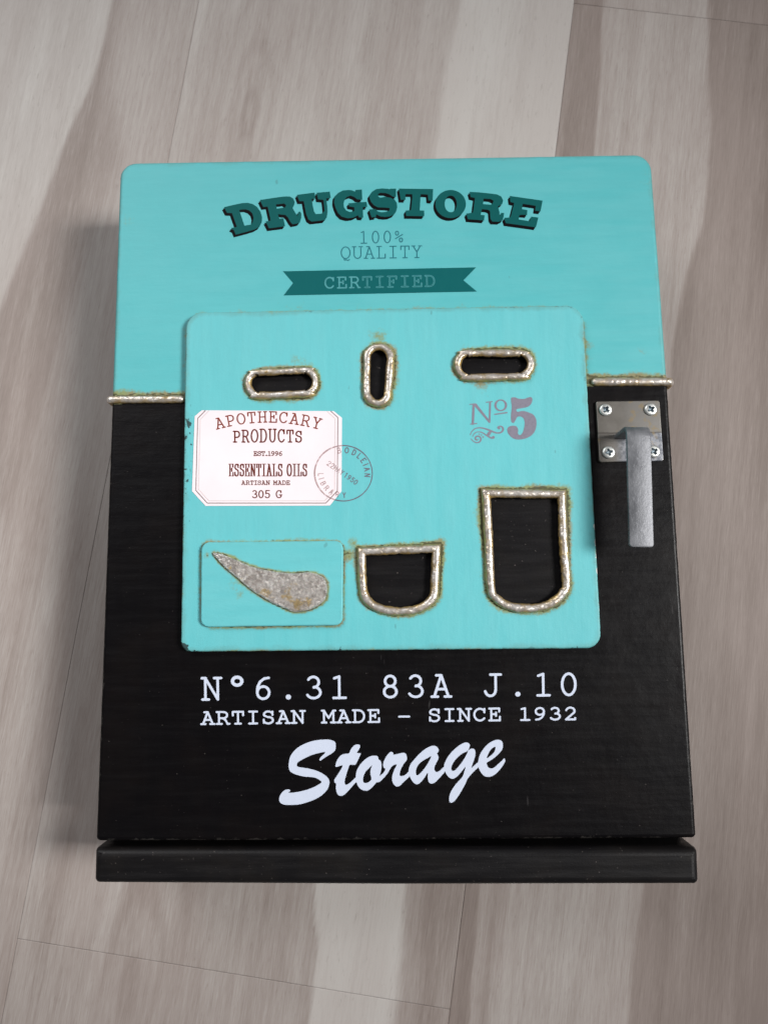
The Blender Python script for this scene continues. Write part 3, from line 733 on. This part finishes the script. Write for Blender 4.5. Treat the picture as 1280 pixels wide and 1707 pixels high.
sharp_ix = {3: (0, 1), 4: (0, 1)}
for i, (pth, d) in enumerate(zip(rim_paths, rim_defs)):
    corner = [pth[j] for j in sharp_ix.get(i, ())]
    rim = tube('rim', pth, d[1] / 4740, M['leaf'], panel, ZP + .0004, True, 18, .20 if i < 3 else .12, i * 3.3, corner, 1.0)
    back = [tuple(x) for x in inset(pth, .0001)]
    slab('opening_back', back, ZD + .0003, ZP - .0014, .0001, M['recess'], panel, nb=1)

# -- small plate and its leaf-covered teardrop
def plate_attr(V, lp):
    q = V[:, :2]; e = dist_loop(q, lp); d = dist_loop(q, tear_lp); d = np.where(inside(q, tear_lp), 0, d); wn = nz(q[:, 0], q[:, 1], 4.0, 55, 55)
    g = .98 * (.85 + .2 * wn) * np.exp(-d / .0009)
    for (px, py, rad, am) in ((390, 975, .004, .30), (346, 926, .0015, .5), (400, 990, .003, .4)):
        g = np.maximum(g, am * np.exp(-(np.linalg.norm(q - P(px, py, ZS), axis=1) / rad) ** 2))
    return {'edge': e + .0012, 'grime': g, 'mark': e * 0, 'chip': e * 0}
plate = slab('small_plate', plate_lp, ZP + .00003, ZS, .0005, M['plate'], cab, (), .00085, plate_attr, nb=4, step=.001, wob=.00006)
tdrop = slab('teardrop', smooth_poly(tear_lp, 3), ZS + .00002, ZT, .0006, M['leafflat'], plate, (), .00055, None, nb=3, step=.0006, wob=.00012)
for vx in tdrop.data.vertices:               # crumpled leaf: small facets over the whole face
    if vx.co.z > ZT - .0002:
        q = vx.co * 1.0
        vx.co.z += .00016 * noise.noise(Vector((q.x * 900, q.y * 900, 3))) + .00009 * noise.noise(Vector((q.x * 1900, q.y * 1900, 8)))


# -- silver strips across the colour change, their ends bent down the door's edges
def strip(a, b, bend_at_a, rad, seed):
    a, b = np.array(a), np.array(b); d = nrm(b - a); L = np.linalg.norm(b - a)
    if bend_at_a: a, b, d = b, a, -d
    pts = [Vector((*(a + d * t), ZD + .0002)) for t in np.arange(0, L - .0012, .0006)]
    e = b - d * .0012
    for q in range(1, 7):
        t = q / 6 * math.pi / 2; pts.append(Vector((*(e + d * .0012 * math.sin(t)), ZD + .0002 - .0012 * (1 - math.cos(t)))))
    for q in range(1, 7): pts.append(pts[-1] + Vector((0, 0, -.0006)))
    side = Vector((-d[1], d[0], 0)); V = []; seg = 14; n = len(pts)
    for i, p in enumerate(pts):
        t = (pts[min(i + 1, n - 1)] - pts[max(i - 1, 0)]).normalized(); nn = side.cross(t).normalized()
        rr = rad * (1 + .10 * noise.noise(Vector((p.x * 300, p.z * 300, seed)))) * min(1, .55 + i * .25)
        for j in range(seg):
            q = 2 * math.pi * j / seg; r2 = rr * (1 + .10 * noise.noise(Vector((p.x * 700, j * .5, seed))))
            V.append(p + side * math.cos(q) * r2 + nn * math.sin(q) * r2 * .9)
    Fc = [(i * seg + j, i * seg + (j + 1) % seg, (i + 1) * seg + (j + 1) % seg, (i + 1) * seg + j) for i in range(n - 1) for j in range(seg)]
    Fc += [tuple(range(seg - 1, -1, -1)), tuple(range((n - 1) * seg, n * seg))]
    o = link_mesh('metal_strip', V, Fc, M['leafgold'], cab, True, {'crest': [.45 + .55 * abs(math.sin(2 * math.pi * j / seg)) for i in range(n) for j in range(seg)]})
    bm = bmesh.new(); bm.from_mesh(o.data); bmesh.ops.recalc_face_normals(bm, faces=bm.faces); bm.to_mesh(o.data); bm.free()
    return o
strip(*strip_w[0], True, .00145, 1.0); strip(*strip_w[1], False, .00155, 4.0)

# -- latch: plate, four screws, bent handle
ZPL = ZD + .0012
lp_px = [(992.9, 668.9), (1099, 667.3), (1105.9, 768.3), (998.8, 770.7)]
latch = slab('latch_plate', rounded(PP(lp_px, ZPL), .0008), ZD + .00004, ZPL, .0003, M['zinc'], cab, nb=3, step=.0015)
def screw(px, py, turn):
    c = P(px, py, ZPL + .0006); R_, S = .0023, 32; V, Fc = [], []
    prof = [(R_ * .96, ZPL), (R_, ZPL + .0003), (R_ * .93, ZPL + .0006), (R_ * .80, ZPL + .00078), (R_ * .70, ZPL + .00082)]
    for r, z in prof: V += [(c[0] + r * math.cos(2 * math.pi * i / S), c[1] + r * math.sin(2 * math.pi * i / S), z) for i in range(S)]
    Fc += [(q * S + i, q * S + (i + 1) % S, (q + 1) * S + (i + 1) % S, (q + 1) * S + i) for q in range(len(prof) - 1) for i in range(S)]
    ring = [(R_ * .70 * math.cos(2 * math.pi * i / S), R_ * .70 * math.sin(2 * math.pi * i / S)) for i in range(S)]
    a, b = R_ * .15, R_ * .58
    cross = [(b, -a), (b, a), (a * 1.5, a * 1.5), (a, b), (-a, b), (-a * 1.5, a * 1.5), (-b, a), (-b, -a), (-a * 1.5, -a * 1.5), (-a, -b), (a, -b), (a * 1.5, -a * 1.5)]
    ct, st = math.cos(turn), math.sin(turn); cross = [(x * ct - y * st, x * st + y * ct) for x, y in cross]
    v, f = union([ring], [cross]); s = len(V); V += [(c[0] + x, c[1] + y, ZPL + .00082) for x, y in v]; Fc += [tuple(int(q) + s for q in t) for t in f]
    o = link_mesh('screw', V, Fc, M['screw'], latch, True)
    V2 = [(c[0] + x, c[1] + y, ZPL + .00084) for x, y in cross] + [(c[0] + x * .45, c[1] + y * .45, ZPL + .0001) for x, y in cross] + [(c[0], c[1], ZPL + .00005)]
    F2 = [(i, i + 12, (i + 1) % 12 + 12, (i + 1) % 12)[::-1] for i in range(12)] + [(12 + i, 12 + (i + 1) % 12, 24) for i in range(12)]
    n0 = len(o.data.vertices); me = o.data
    bm = bmesh.new(); bm.from_mesh(me); vv = [bm.verts.new(x) for x in V2]
    for t in F2: fc = bm.faces.new([vv[i] for i in t]); fc.material_index = 1
    bmesh.ops.remove_doubles(bm, verts=bm.verts, dist=1e-7)
    for e in bm.edges:
        if len(e.link_faces) == 2 and e.calc_face_angle(0) > .6: e.smooth = False
    bm.to_mesh(me); bm.free(); me.materials.append(M['screwdark'])
for px, py, tn in ((1009.4, 682.7, .9), (1084.5, 682, .55), (1014.4, 753.8, .25), (1089.5, 752.4, .5)): screw(px, py, tn)

ZH = ZD + .0165
tl, tr, br, blc = (np.array(P(*q, ZH)) for q in ((1043.6, 707.5), (1084.5, 707.5), (1089.2, 911.8), (1049.4, 912)))
cxm = ((tl + tr) / 2, (br + blc) / 2); axis = nrm(cxm[1] - cxm[0]); side = np.array([-axis[1], axis[0]]); hw = (np.linalg.norm(tr - tl) + np.linalg.norm(br - blc)) / 4
if side[0] < 0: side = -side
Lh = np.linalg.norm(cxm[1] - cxm[0]); th, rb = .0016, .0042
prof = []                                   # centre line of the bent strip: (distance along, height)
for z in np.linspace(ZPL, ZH - rb, 6): prof.append((th / 2, z, 0, 1))
for q in range(1, 9): t = q / 8 * math.pi / 2; prof.append((th / 2 + (rb - th / 2) * (1 - math.cos(t)), ZH - rb + (rb - th / 2) * math.sin(t), math.sin(t), math.cos(t)))
for s_ in list(np.linspace(rb + .002, Lh - .0011, 14)) + [Lh - .0011 * (1 - math.sin(t)) for t in np.linspace(.25, math.pi / 2, 6)]: prof.append((s_, ZH - th / 2, 1, 0))
V, Fc = [], []; bev = .0003
def sect():
    h, w = th / 2, hw
    out = []
    for cx_, cy_, a in ((w - bev, h - bev, 0), (-w + bev, h - bev, 90), (-w + bev, -h + bev, 180), (w - bev, -h + bev, 270)):
        out += [(cx_ + bev * math.cos(math.radians(a + t)), cy_ + bev * math.sin(math.radians(a + t))) for t in (0, 45, 90)]
    return out
sec = sect(); ns = len(sec)
for i, (s_, z, ts, tz) in enumerate(prof):
    rc = .0011; e_ = Lh - s_ if ts == 1 else 1; fade = 1.0 if e_ >= rc else (hw - rc + math.sqrt(max(0, rc * rc - (rc - e_) ** 2))) / hw
    for x, y in sec:                       # x across, y along the outward normal of the strip
        base = cxm[0] + axis * s_ + side * x * fade
        V.append((base[0] - axis[0] * tz * y, base[1] - axis[1] * tz * y, z + ts * y))
n = len(prof)
# rounded lower end corners
for i, (s_, z, ts, tz) in enumerate(prof[-3:]): pass
Fc = [(i * ns + j, i * ns + (j + 1) % ns, (i + 1) * ns + (j + 1) % ns, (i + 1) * ns + j) for i in range(n - 1) for j in range(ns)]
Fc += [tuple(range(ns - 1, -1, -1)), tuple(range((n - 1) * ns, n * ns))]
hd = link_mesh('handle', V, Fc, M['bar'], latch, True)
bm = bmesh.new(); bm.from_mesh(hd.data); bmesh.ops.recalc_face_normals(bm, faces=bm.faces)
for e in bm.edges:
    if len(e.link_faces) == 2 and e.calc_face_angle(0) > .9: e.smooth = False
bm.to_mesh(hd.data); bm.free()
# ------------------------------------------------------------------ printing on the door
def tr_px(o, sc, pts): return [(o[0] + x / sc, o[1] + y / sc) for x, y in pts]
S1 = 12.8
DS = [
 ((360, 320), [(175, 325), (400, 272), (560, 238), (680, 232), (790, 260), (880, 320), (950, 420), (985, 530), (980, 640), (930, 745), (830, 800), (700, 840), (425, 912), (385, 815), (335, 790), (330, 768), (450, 745), (345, 452), (240, 448)],
  [(500, 385), (560, 375), (640, 372), (720, 400), (780, 460), (805, 550), (790, 640), (740, 700), (610, 720)]),
 ((430, 310), [(45, 300), (300, 260), (560, 225), (680, 225), (750, 265), (785, 340), (775, 400), (740, 470), (780, 540), (845, 650), (860, 560), (900, 545), (925, 590), (925, 680), (895, 780), (850, 800), (740, 820), (690, 760), (640, 670), (590, 620), (430, 605), (460, 700), (545, 690), (580, 860), (240, 905), (165, 760), (275, 740), (210, 440), (115, 450)],
  [(385, 395), (560, 375), (605, 410), (580, 460), (405, 485)]),
 ((490, 305), [(65, 255), (440, 205), (460, 330), (380, 345), (400, 480), (430, 610), (470, 665), (590, 655), (655, 600), (630, 360), (515, 350), (485, 210), (765, 185), (785, 320), (690, 330), (710, 480), (718, 620), (700, 740), (650, 795), (520, 810), (380, 825), (310, 780), (260, 660), (210, 390), (115, 390)], None),
 ((550, 305), [(100, 290), (180, 210), (280, 160), (400, 150), (480, 160), (540, 190), (545, 150), (680, 140), (690, 360), (580, 350), (520, 300), (440, 270), (360, 300), (310, 360), (290, 440), (300, 520), (350, 590), (430, 620), (520, 600), (520, 520), (410, 500), (395, 435), (600, 415), (780, 405), (795, 510), (700, 515), (710, 740), (620, 735), (600, 690), (560, 710), (500, 740), (380, 755), (250, 720), (170, 640), (120, 530), (90, 420)], None),
 ((610, 300), [(75, 330), (130, 250), (220, 195), (350, 180), (480, 190), (500, 200), (520, 185), (640, 185), (640, 360), (580, 360), (500, 310), (420, 280), (310, 275), (255, 300), (260, 350), (300, 378), (400, 360), (520, 380), (610, 420), (655, 490), (665, 580), (640, 680), (590, 740), (500, 780), (400, 790), (310, 780), (240, 745), (215, 740), (215, 790), (120, 800), (70, 650), (70, 630), (200, 620), (250, 670), (330, 690), (430, 680), (500, 650), (505, 600), (400, 590), (250, 585), (170, 540), (110, 470), (80, 400)], None),
 ((660, 305), [(60, 120), (790, 130), (780, 380), (690, 375), (680, 250), (525, 240), (505, 585), (600, 590), (600, 710), (215, 705), (205, 590), (320, 580), (350, 300), (345, 240), (200, 240), (200, 360), (100, 360)], None),
 ((750, 305), arc(12, 450, 325, 300, 0, 360, 40)[:-1], arc(14, 448, 130, 178, 0, 360, 28)[:-1]),
 ((750, 305), [(415, 190), (600, 200), (850, 225), (1000, 245), (1090, 290), (1130, 370), (1110, 450), (1020, 500), (1050, 620), (1060, 710), (1090, 640), (1150, 640), (1140, 720), (1120, 790), (1040, 830), (900, 825), (860, 760), (850, 600), (800, 570), (680, 560), (650, 680), (735, 690), (725, 800), (380, 775), (345, 655), (440, 640), (490, 630), (530, 320), (440, 300)],
  [(715, 335), (860, 345), (930, 380), (910, 430), (870, 465), (700, 450)]),
 ((820, 315), [(375, 150), (700, 195), (1075, 250), (1030, 480), (915, 465), (930, 360), (700, 325), (650, 320), (635, 430), (750, 450), (745, 560), (640, 550), (580, 560), (565, 650), (800, 690), (835, 590), (985, 610), (930, 820), (290, 730), (260, 640), (265, 615), (370, 610), (400, 580), (470, 300), (390, 280)], None),
]
ZI = ZD + .00005
def letters(dx, dy, z):
    V, Fc = [], []
    for o, out, hole in DS:
        mv = lambda pts: PP(tr_px((o[0] + dx, o[1] + dy), S1, pts), z)
        v, f = union([mv(out)], [mv(hole)] if hole else []); s = len(V); V += [tuple(x) for x in v]; Fc += [tuple(int(q) + s for q in t) for t in f]
    return V, Fc
sv, sf = [], []
for kx, (dx, dy) in enumerate(((-3.4, 4.6),)):
    v, f = letters(dx, dy, ZI); s = len(sv); sv += v; sf += [tuple(q + s for q in t) for t in f]
decal('letter_shadow', sv, sf, ZI, M['inkblack'], door, 'black drop shadow of the arched word DRUGSTORE')
sv2, sf2 = letters(-1.9, 2.5, ZI)
decal('letter_shadow', sv2, sf2, ZI + .00002, M['inkblack'], door)
v, f = letters(0, 0, ZI)
decal('lettering', v, f, ZI + .00004, M['dteal'], door, 'arched dark teal slab word DRUGSTORE')

v, f = mono_line('100%', (606.5, 405.4), 19.6, (1, -.018), 19.6, .95, .85, ZI, .86)
decal('lettering', v, f, ZI, M['tteal'], door, 'thin teal 100% in typewriter letters')
v, f = mono_line('QUALITY', (576.3, 431), 19.75, (1, -.014), 19.4, .95, .85, ZI, 1.0)
decal('lettering', v, f, ZI, M['tteal'], door, 'thin teal word QUALITY in typewriter letters')
rib = PP([(471.7, 452.2), (793.3, 445.6), (772.2, 467.2), (794.7, 486), (472.7, 492.5), (488.6, 471.9)], ZI)
v, f = union([rib]); ribbon = decal('ribbon', v, f, ZI, M['bteal'], door, 'dark teal swallowtail ribbon band')
v, f = mono_line('CERTIFIED', (549.5, 480.2), 20.9, (1, -.018), 17.6, 1.35, 1.15, ZI, 1.12)
decal('lettering', v, f, ZI + .00003, M['lteal'], door, 'light teal word CERTIFIED on the ribbon')
v, f = mono_line('CERTIFIED', (549.5, 480.2), 20.9, (1, -.018), 17.6, .42, .38, ZI, 1.12, skip=(0, 1, 2))
decal('letter_core', v, f, ZI + .00005, M['bteal'], door)

v, f = mono_line('N\u00b06.31 83A J.10', (353.5, 1166), 42.45, (1, -.0125), 35.6, 2.25, 2.15, ZI, 1.0)
decal('lettering', v, f, ZI, M['white'], door, 'white line N\u00b06.31 83A J.10')
v, f = mono_line('ARTISAN MADE - SINCE 1932', (346.8, 1207), 25.15, (1, -.0128), 19.8, 1.75, 1.65, ZI, 1.24)
decal('lettering', v, f, ZI, M['white'], door, 'bold white line ARTISAN MADE - SINCE 1932')

# script word
SO = ((460, 1220), 8.0); SB = ((540, 1230), 8.0); SC = ((690, 1220), 8.0)
ST = [
 (SO, [(580, 365), (600, 335), (660, 270), (560, 285), (450, 320), (350, 370), (290, 410), (280, 445), (300, 468), (380, 480), (500, 505), (600, 545), (680, 600), (710, 650), (712, 690), (690, 760), (630, 830), (540, 890), (430, 935), (320, 965), (200, 975), (110, 970), (60, 945), (43, 905), (55, 850), (90, 800), (130, 772), (175, 768), (192, 780), (185, 795), (165, 805), (200, 812), (300, 800), (420, 770), (520, 730), (590, 690), (610, 668), (580, 640), (520, 610), (440, 600), (370, 595), (270, 570), (200, 535), (175, 490), (172, 430), (185, 350), (215, 290), (280, 220), (370, 165), (480, 125), (600, 105), (700, 103), (760, 118), (793, 145), (797, 210), (785, 250), (740, 290), (680, 325), (620, 365), (600, 382), (582, 378)], None),
 (SO, [(795, 440), (820, 370), (870, 310), (930, 292), (975, 285), (1000, 230), (1045, 180), (1085, 168), (1115, 175), (1122, 200), (1100, 245), (1080, 280), (1125, 285), (1128, 300), (1100, 360), (1065, 430), (1035, 440), (985, 440), (960, 500), (935, 580), (918, 640), (918, 690), (940, 705), (980, 685), (1030, 640), (1075, 600), (1090, 650), (1040, 700), (980, 770), (920, 830), (880, 852), (840, 848), (812, 810), (800, 750), (805, 690), (795, 690), (780, 665), (778, 640), (800, 605), (850, 530), (890, 450), (850, 455), (800, 468)], None),
 (SB, [(425, 520), (432, 460), (455, 400), (500, 335), (560, 280), (620, 245), (680, 237), (718, 250), (728, 285), (752, 305), (767, 350), (762, 430), (740, 505), (700, 590), (650, 650), (600, 695), (555, 705), (500, 690), (460, 650), (435, 595)],
  [(645, 365), (600, 405), (555, 450), (525, 520), (520, 570), (535, 598), (575, 600), (610, 580), (633, 548), (620, 480), (625, 410)]),
 (SB, [(680, 560), (685, 592), (720, 592), (750, 580), (800, 530), (850, 470), (905, 380), (970, 355), (940, 420), (912, 500), (910, 570), (930, 620), (965, 648), (1010, 640), (1060, 590), (1150, 500), (1150, 430), (1100, 480), (1060, 505), (1020, 508), (1008, 490), (1020, 430), (1060, 350), (1100, 300), (1105, 260), (1090, 215), (1060, 198), (1000, 210), (925, 225), (925, 205), (905, 188), (875, 195), (830, 250), (795, 320), (790, 370), (800, 400), (820, 415), (790, 470), (745, 505), (715, 530)], None),
 (SC, [(-65, 560), (-70, 500), (-45, 430), (0, 372), (60, 305), (140, 235), (220, 192), (275, 187), (315, 210), (328, 245), (318, 275), (305, 285), (325, 330), (320, 370), (295, 415), (270, 480), (275, 515), (300, 535), (340, 520), (410, 460), (420, 510), (380, 570), (320, 635), (270, 680), (225, 690), (195, 665), (183, 610), (183, 545), (140, 610), (90, 670), (55, 695), (20, 695), (-20, 660), (-50, 610)],
  [(230, 325), (180, 350), (110, 390), (60, 435), (30, 490), (25, 545), (35, 580), (70, 565), (130, 500), (190, 410)]),
 (SC, [(400, 460), (415, 400), (460, 320), (530, 240), (610, 175), (680, 143), (725, 150), (745, 180), (735, 215), (722, 246), (750, 228), (790, 223), (813, 250), (817, 300), (800, 370), (775, 440), (765, 480), (800, 450), (870, 395), (870, 455), (800, 525), (740, 590), (710, 630), (680, 700), (630, 790), (580, 870), (530, 930), (490, 945), (470, 920), (470, 870), (490, 800), (540, 720), (600, 650), (645, 600), (670, 530), (685, 465), (640, 520), (580, 590), (530, 622), (490, 622), (450, 590), (415, 530)],
  [(716, 244), (700, 262), (640, 290), (570, 350), (520, 415), (498, 470), (500, 510), (525, 520), (560, 500), (620, 430), (680, 340), (712, 275)]),
 (SC, [(855, 440), (858, 380), (880, 300), (930, 220), (1000, 150), (1080, 110), (1140, 108), (1175, 135), (1183, 190), (1170, 240), (1120, 300), (1050, 360), (970, 410), (970, 430), (985, 470), (1020, 487), (1060, 480), (1120, 430), (1170, 385), (1200, 353), (1213, 370), (1210, 400), (1170, 470), (1110, 540), (1050, 585), (990, 600), (940, 590), (895, 545), (865, 490)],
  [(1085, 198), (1040, 220), (1000, 270), (968, 350), (1010, 325), (1060, 280), (1080, 240)]),
]
outs, hs, V, Fc = [], [], [], []
outer = [PP(smooth_poly(tr_px(o[0], o[1], out), 3), ZI) for o, out, h in ST]
hole_l = [PP(smooth_poly(tr_px(o[0], o[1], h), 3), ZI) for o, out, h in ST if h]
v, f = union(outer, hole_l)
decal('lettering', v, f, ZI, M['white'], door, 'large white brush script word Storage')

# ------------------------------------------------------------------ number five print on the raised panel
ZQ = ZP + .00005
five = [(805, 85), (830, 72), (870, 72), (905, 88), (960, 97), (1020, 97), (1070, 80), (1110, 68), (1140, 75), (1153, 100), (1145, 150), (1120, 195), (1075, 228), (1010, 245), (930, 258), (895, 268), (890, 290), (910, 310), (960, 300), (1020, 297), (1090, 320), (1160, 350), (1205, 410), (1220, 480), (1212, 570), (1180, 650), (1120, 710), (1030, 750), (940, 765), (860, 755), (795, 715), (752, 660), (740, 605), (755, 565), (800, 543), (870, 540), (905, 565), (920, 610), (915, 660), (930, 685), (955, 690), (990, 655), (1015, 580), (1025, 500), (1015, 430), (980, 395), (940, 385), (900, 400), (875, 450), (850, 488), (825, 490), (805, 470), (800, 400), (805, 320), (815, 230), (805, 150)]
N4 = ((770, 655), 9.846); N5 = ((775, 695), 18.286)
def vstroke(pts, nd=10):
    """stroke of changing width: points (x, y, width)"""
    out = []
    for a, b in zip(pts[:-1], pts[1:]):
        out.append(hull([(q[0] + q[2] / 2 * math.cos(2 * math.pi * i / nd), q[1] + q[2] / 2 * math.sin(2 * math.pi * i / nd)) for q in (a, b) for i in range(nd)]))
    return out
npolys = vstroke([(128, 188, 17), (222, 180, 17)]) + vstroke([(190, 190, 40), (175, 505, 40)]) + vstroke([(137, 512, 17), (240, 502, 17)]) + \
    [[(178, 176), (235, 176), (464, 468), (456, 492), (438, 490), (196, 205)]] + vstroke([(460, 150, 30), (450, 478, 30)]) + vstroke([(395, 153, 17), (495, 142, 17)]) + \
    vstroke([(535, 351, 20), (735, 323, 22)])
npolys = [tr_px(*N4, p) for p in npolys]
def spl(pts):
    p = np.array(pts, float); out = []
    for i in range(len(p) - 1):
        p0, p1, p2, p3 = p[max(i - 1, 0)], p[i], p[i + 1], p[min(i + 2, len(p) - 1)]
        for q in range(3):
            t = q / 3; out.append(tuple(.5 * (2 * p1 + (p2 - p0) * t + (2 * p0 - 5 * p1 + 4 * p2 - p3) * t * t + (3 * p1 - p0 - 3 * p2 + p3) * t ** 3)))
    return out + [tuple(p[-1])]
sw = []
for s_ in ([(160, 545, 26), (200, 450, 28), (300, 360, 32), (430, 330, 36), (560, 345, 42), (700, 390, 52), (800, 430, 54), (900, 470, 46), (1000, 490, 44), (1090, 470, 50), (1150, 410, 60), (1150, 335, 56), (1095, 288, 44), (1035, 290, 40), (1000, 325, 50), (1038, 345, 70)],
           [(235, 590, 24), (270, 520, 26), (340, 468, 26), (430, 455, 28), (530, 480, 34), (620, 540, 42), (720, 600, 50), (800, 640, 52), (860, 620, 90)],
           [(790, 440, 60), (740, 490, 95), (700, 550, 90)],
           [(178, 665, 22), (240, 730, 26), (320, 778, 32), (400, 778, 40), (465, 735, 48), (480, 660, 52), (440, 600, 48), (370, 588, 44), (315, 625, 50), (320, 680, 46), (360, 705, 36), (395, 680, 26)],
           [(430, 525, 40), (431, 526, 40)], [(500, 550, 40), (501, 551, 40)], [(545, 610, 50), (546, 611, 50)]):
    sw += [tr_px(*N5, p) for p in vstroke(spl(s_) if len(s_) > 2 else s_)]
o_out = tr_px(*N4, arc(633, 203, 106, 97, 0, 360, 30)[:-1]); o_in = tr_px(*N4, arc(633, 203, 68, 77, 0, 360, 26)[:-1])
nv = []
v1, f1 = union([PP(p, ZQ) for p in npolys + sw])
v2, f2 = union([PP(o_out, ZQ)], [PP(o_in, ZQ)])
v3, f3 = union([PP(smooth_poly(tr_px(*N4, five), 3), ZQ)])
V = [tuple(x) for x in v1]; Fc = [tuple(map(int, t)) for t in f1]
for v, f in ((v2, f2), (v3, f3)):
    s = len(V); V += [tuple(x) for x in v]; Fc += [tuple(int(q) + s for q in t) for t in f]
decal('number_print', V, Fc, ZQ, M['mauve'], panel, 'mauve print No 5 with a scroll flourish')

# ------------------------------------------------------------------ paper label
lab_px = [(336.6, 683.9), (556.5, 685.3), (570, 696.6), (569.2, 818.9), (549.8, 842.8), (342.8, 843.4), (320.3, 818.9), (324.8, 693.8)]
lab_lp = PP(lab_px, ZL)
label = slab('paper_label', lab_lp, ZP + .00003, ZL, .00003, M['paper'], cab, nb=1, step=.01)
label['label'] = 'pinkish white paper label with clipped corners'
ZM = ZL + .00004
def line_mesh(pts, w, closed=False, z=ZM):
    if closed: pts = pts + [pts[0]]
    return union([PP(p, z) for p in stroke_polys([pts], w / 2, w / 2, False, 6)])
v, f = line_mesh([(342.5, 684.4), (329.9, 697.4), (326.8, 817.5), (345.8, 838.6), (543.3, 838.6), (562.4, 818.1), (563.2, 696), (551.5, 685.5)], 1.35)
decal('border_line', v, f, ZM, M['greyline'], label)
v, f = line_mesh([(348.5, 684.6), (334, 699.5), (331, 815.5), (348.3, 834.8), (541, 834.8), (557.8, 816.3), (558.6, 698), (545, 685.5)], .7)
decal('border_line', v, f, ZM, M['fineline'], label)
arch = lambda x: 703.6 + 12.0 * ((x - 447) / 86) ** 2
v, f = set_line('APOTHECARY', 361.5, 533, ZM, arch, lambda x: 17.2, 1.15, 1.0, .95, .24)
decal('lettering', v, f, ZM, M['rust'], label, 'arched rust brown word APOTHECARY')
v, f = set_line('PRODUCTS', 389.5, 503, ZM, lambda x: 736.8, lambda x: 21.3 - 4.3 * ((x - 447) / 57) ** 2, 1.25, 1.15, .72, .19, rotate=False)
decal('lettering', v, f, ZM, M['choc'], label, 'brown word PRODUCTS with taller middle letters')
v, f = set_line('EST.1996', 423.4, 470.2, ZM, lambda x: 759.6, lambda x: 7.0, .75, .62, 1, .16)
decal('lettering', v, f, ZM, M['choc'], label, 'small brown EST.1996')
v, f = set_line('ESSENTIALS OILS', 382.5, 511.5, ZM, lambda x: 793.4, lambda x: 19.8, 1.08, .62, .50, .13, square=True, space=.22)
decal('lettering', v, f, ZM, M['choc'], label, 'condensed bold brown line ESSENTIALS OILS')
v, f = set_line('ARTISAN MADE', 403, 483.2, ZM, lambda x: 808, lambda x: 6.6, .7, .58, 1, .20)
decal('lettering', v, f, ZM, M['choc'], label, 'small brown line ARTISAN MADE')
v, f = set_line('305 G', 420.8, 470, ZM, lambda x: 829.8, lambda x: 12.0, 1.0, .85, .95, .18, space=.5)
decal('lettering', v, f, ZM, M['choc'], label, 'brown weight 305 G')

# ------------------------------------------------------------------ round library stamp, half on the label, half on the panel
cx0, cy0, rx0, ry0 = 572.5, 788.9, 48.0, 46.2
def ring_text(txt, angs, rad, h, outward, wx):
    """letters set round the stamp"""
    out = []
    for c, a in zip(txt, angs):
        v, f = glyph(c, wx / h, wx / h, .85, False); w = G[c][0] * .85; t = math.radians(a)
        o = np.array([cx0 + rad * math.cos(t), cy0 - rad * .965 * math.sin(t)]); rad_d = np.array([math.cos(t), -math.sin(t)])
        up = rad_d if outward else -rad_d; d = np.array([-up[1], up[0]])
        out.append(([tuple(o + d * (x - w / 2) * h + up * (y - .5) * h) for x, y in v], f))
    return out
pieces = ring_text('BODLEIAN', (101, 82, 64, 49, 34, 22, 10, -5), 40.0, 8.6, True, .85)
pieces += ring_text('LIBRARY', (183, 194, 207, 222, 238, 254, 272), 37.8, 8.2, False, .72)
dd = nrm((math.cos(math.radians(35)), math.sin(math.radians(35)))); uu = np.array([dd[1], -dd[0]])
for i, c in enumerate('22MAY1950'):
    v, f = glyph(c, .68 / 7.8, .68 / 7.8, .85, False); w = G[c][0] * .85
    o = np.array([570.0, 788.0]) + dd * ((i - 4) * 6.6 + (1.5 if i > 4 else 0)) - uu * 3.5
    pieces.append(([tuple(o + dd * (x - w / 2) * 7.8 + uu * y * 7.8) for x, y in v], f))
circ = [(cx0 + rx0 * math.cos(t), cy0 + ry0 * math.sin(t), 2.2 - .5 * math.cos(t) + .7 * noise.noise(Vector((math.cos(t) * 2, math.sin(t) * 2, 4)))) for t in np.linspace(0, 2 * math.pi, 61)]
v, f = union(vstroke(circ, 6)); pieces.append((v, f))
lab_arr = np.array(lab_px)
for part_in in (True, False):
    V, Fc = [], []
    for v, f in pieces:
        v = np.array(v); f = np.asarray(f); c = v[f].mean(1); keep = inside(c, lab_arr) == part_in
        z = (ZM + .00003) if part_in else ZQ
        s = len(V); V += [P(a, b, z) for a, b in v]; Fc += [tuple(int(q) + s for q in t) for t in f[keep]]
    z = (ZM + .00003) if part_in else ZQ
    used = sorted({q for t in Fc for q in t}); mp = {q: i for i, q in enumerate(used)}
    decal('stamp_print', [V[q] for q in used], [tuple(mp[q] for q in t) for t in Fc], z, M['stampdim'] if part_in else M['stamp'],
          label if part_in else panel, 'faint half of the round library stamp' if part_in else 'grey half of the round library stamp')
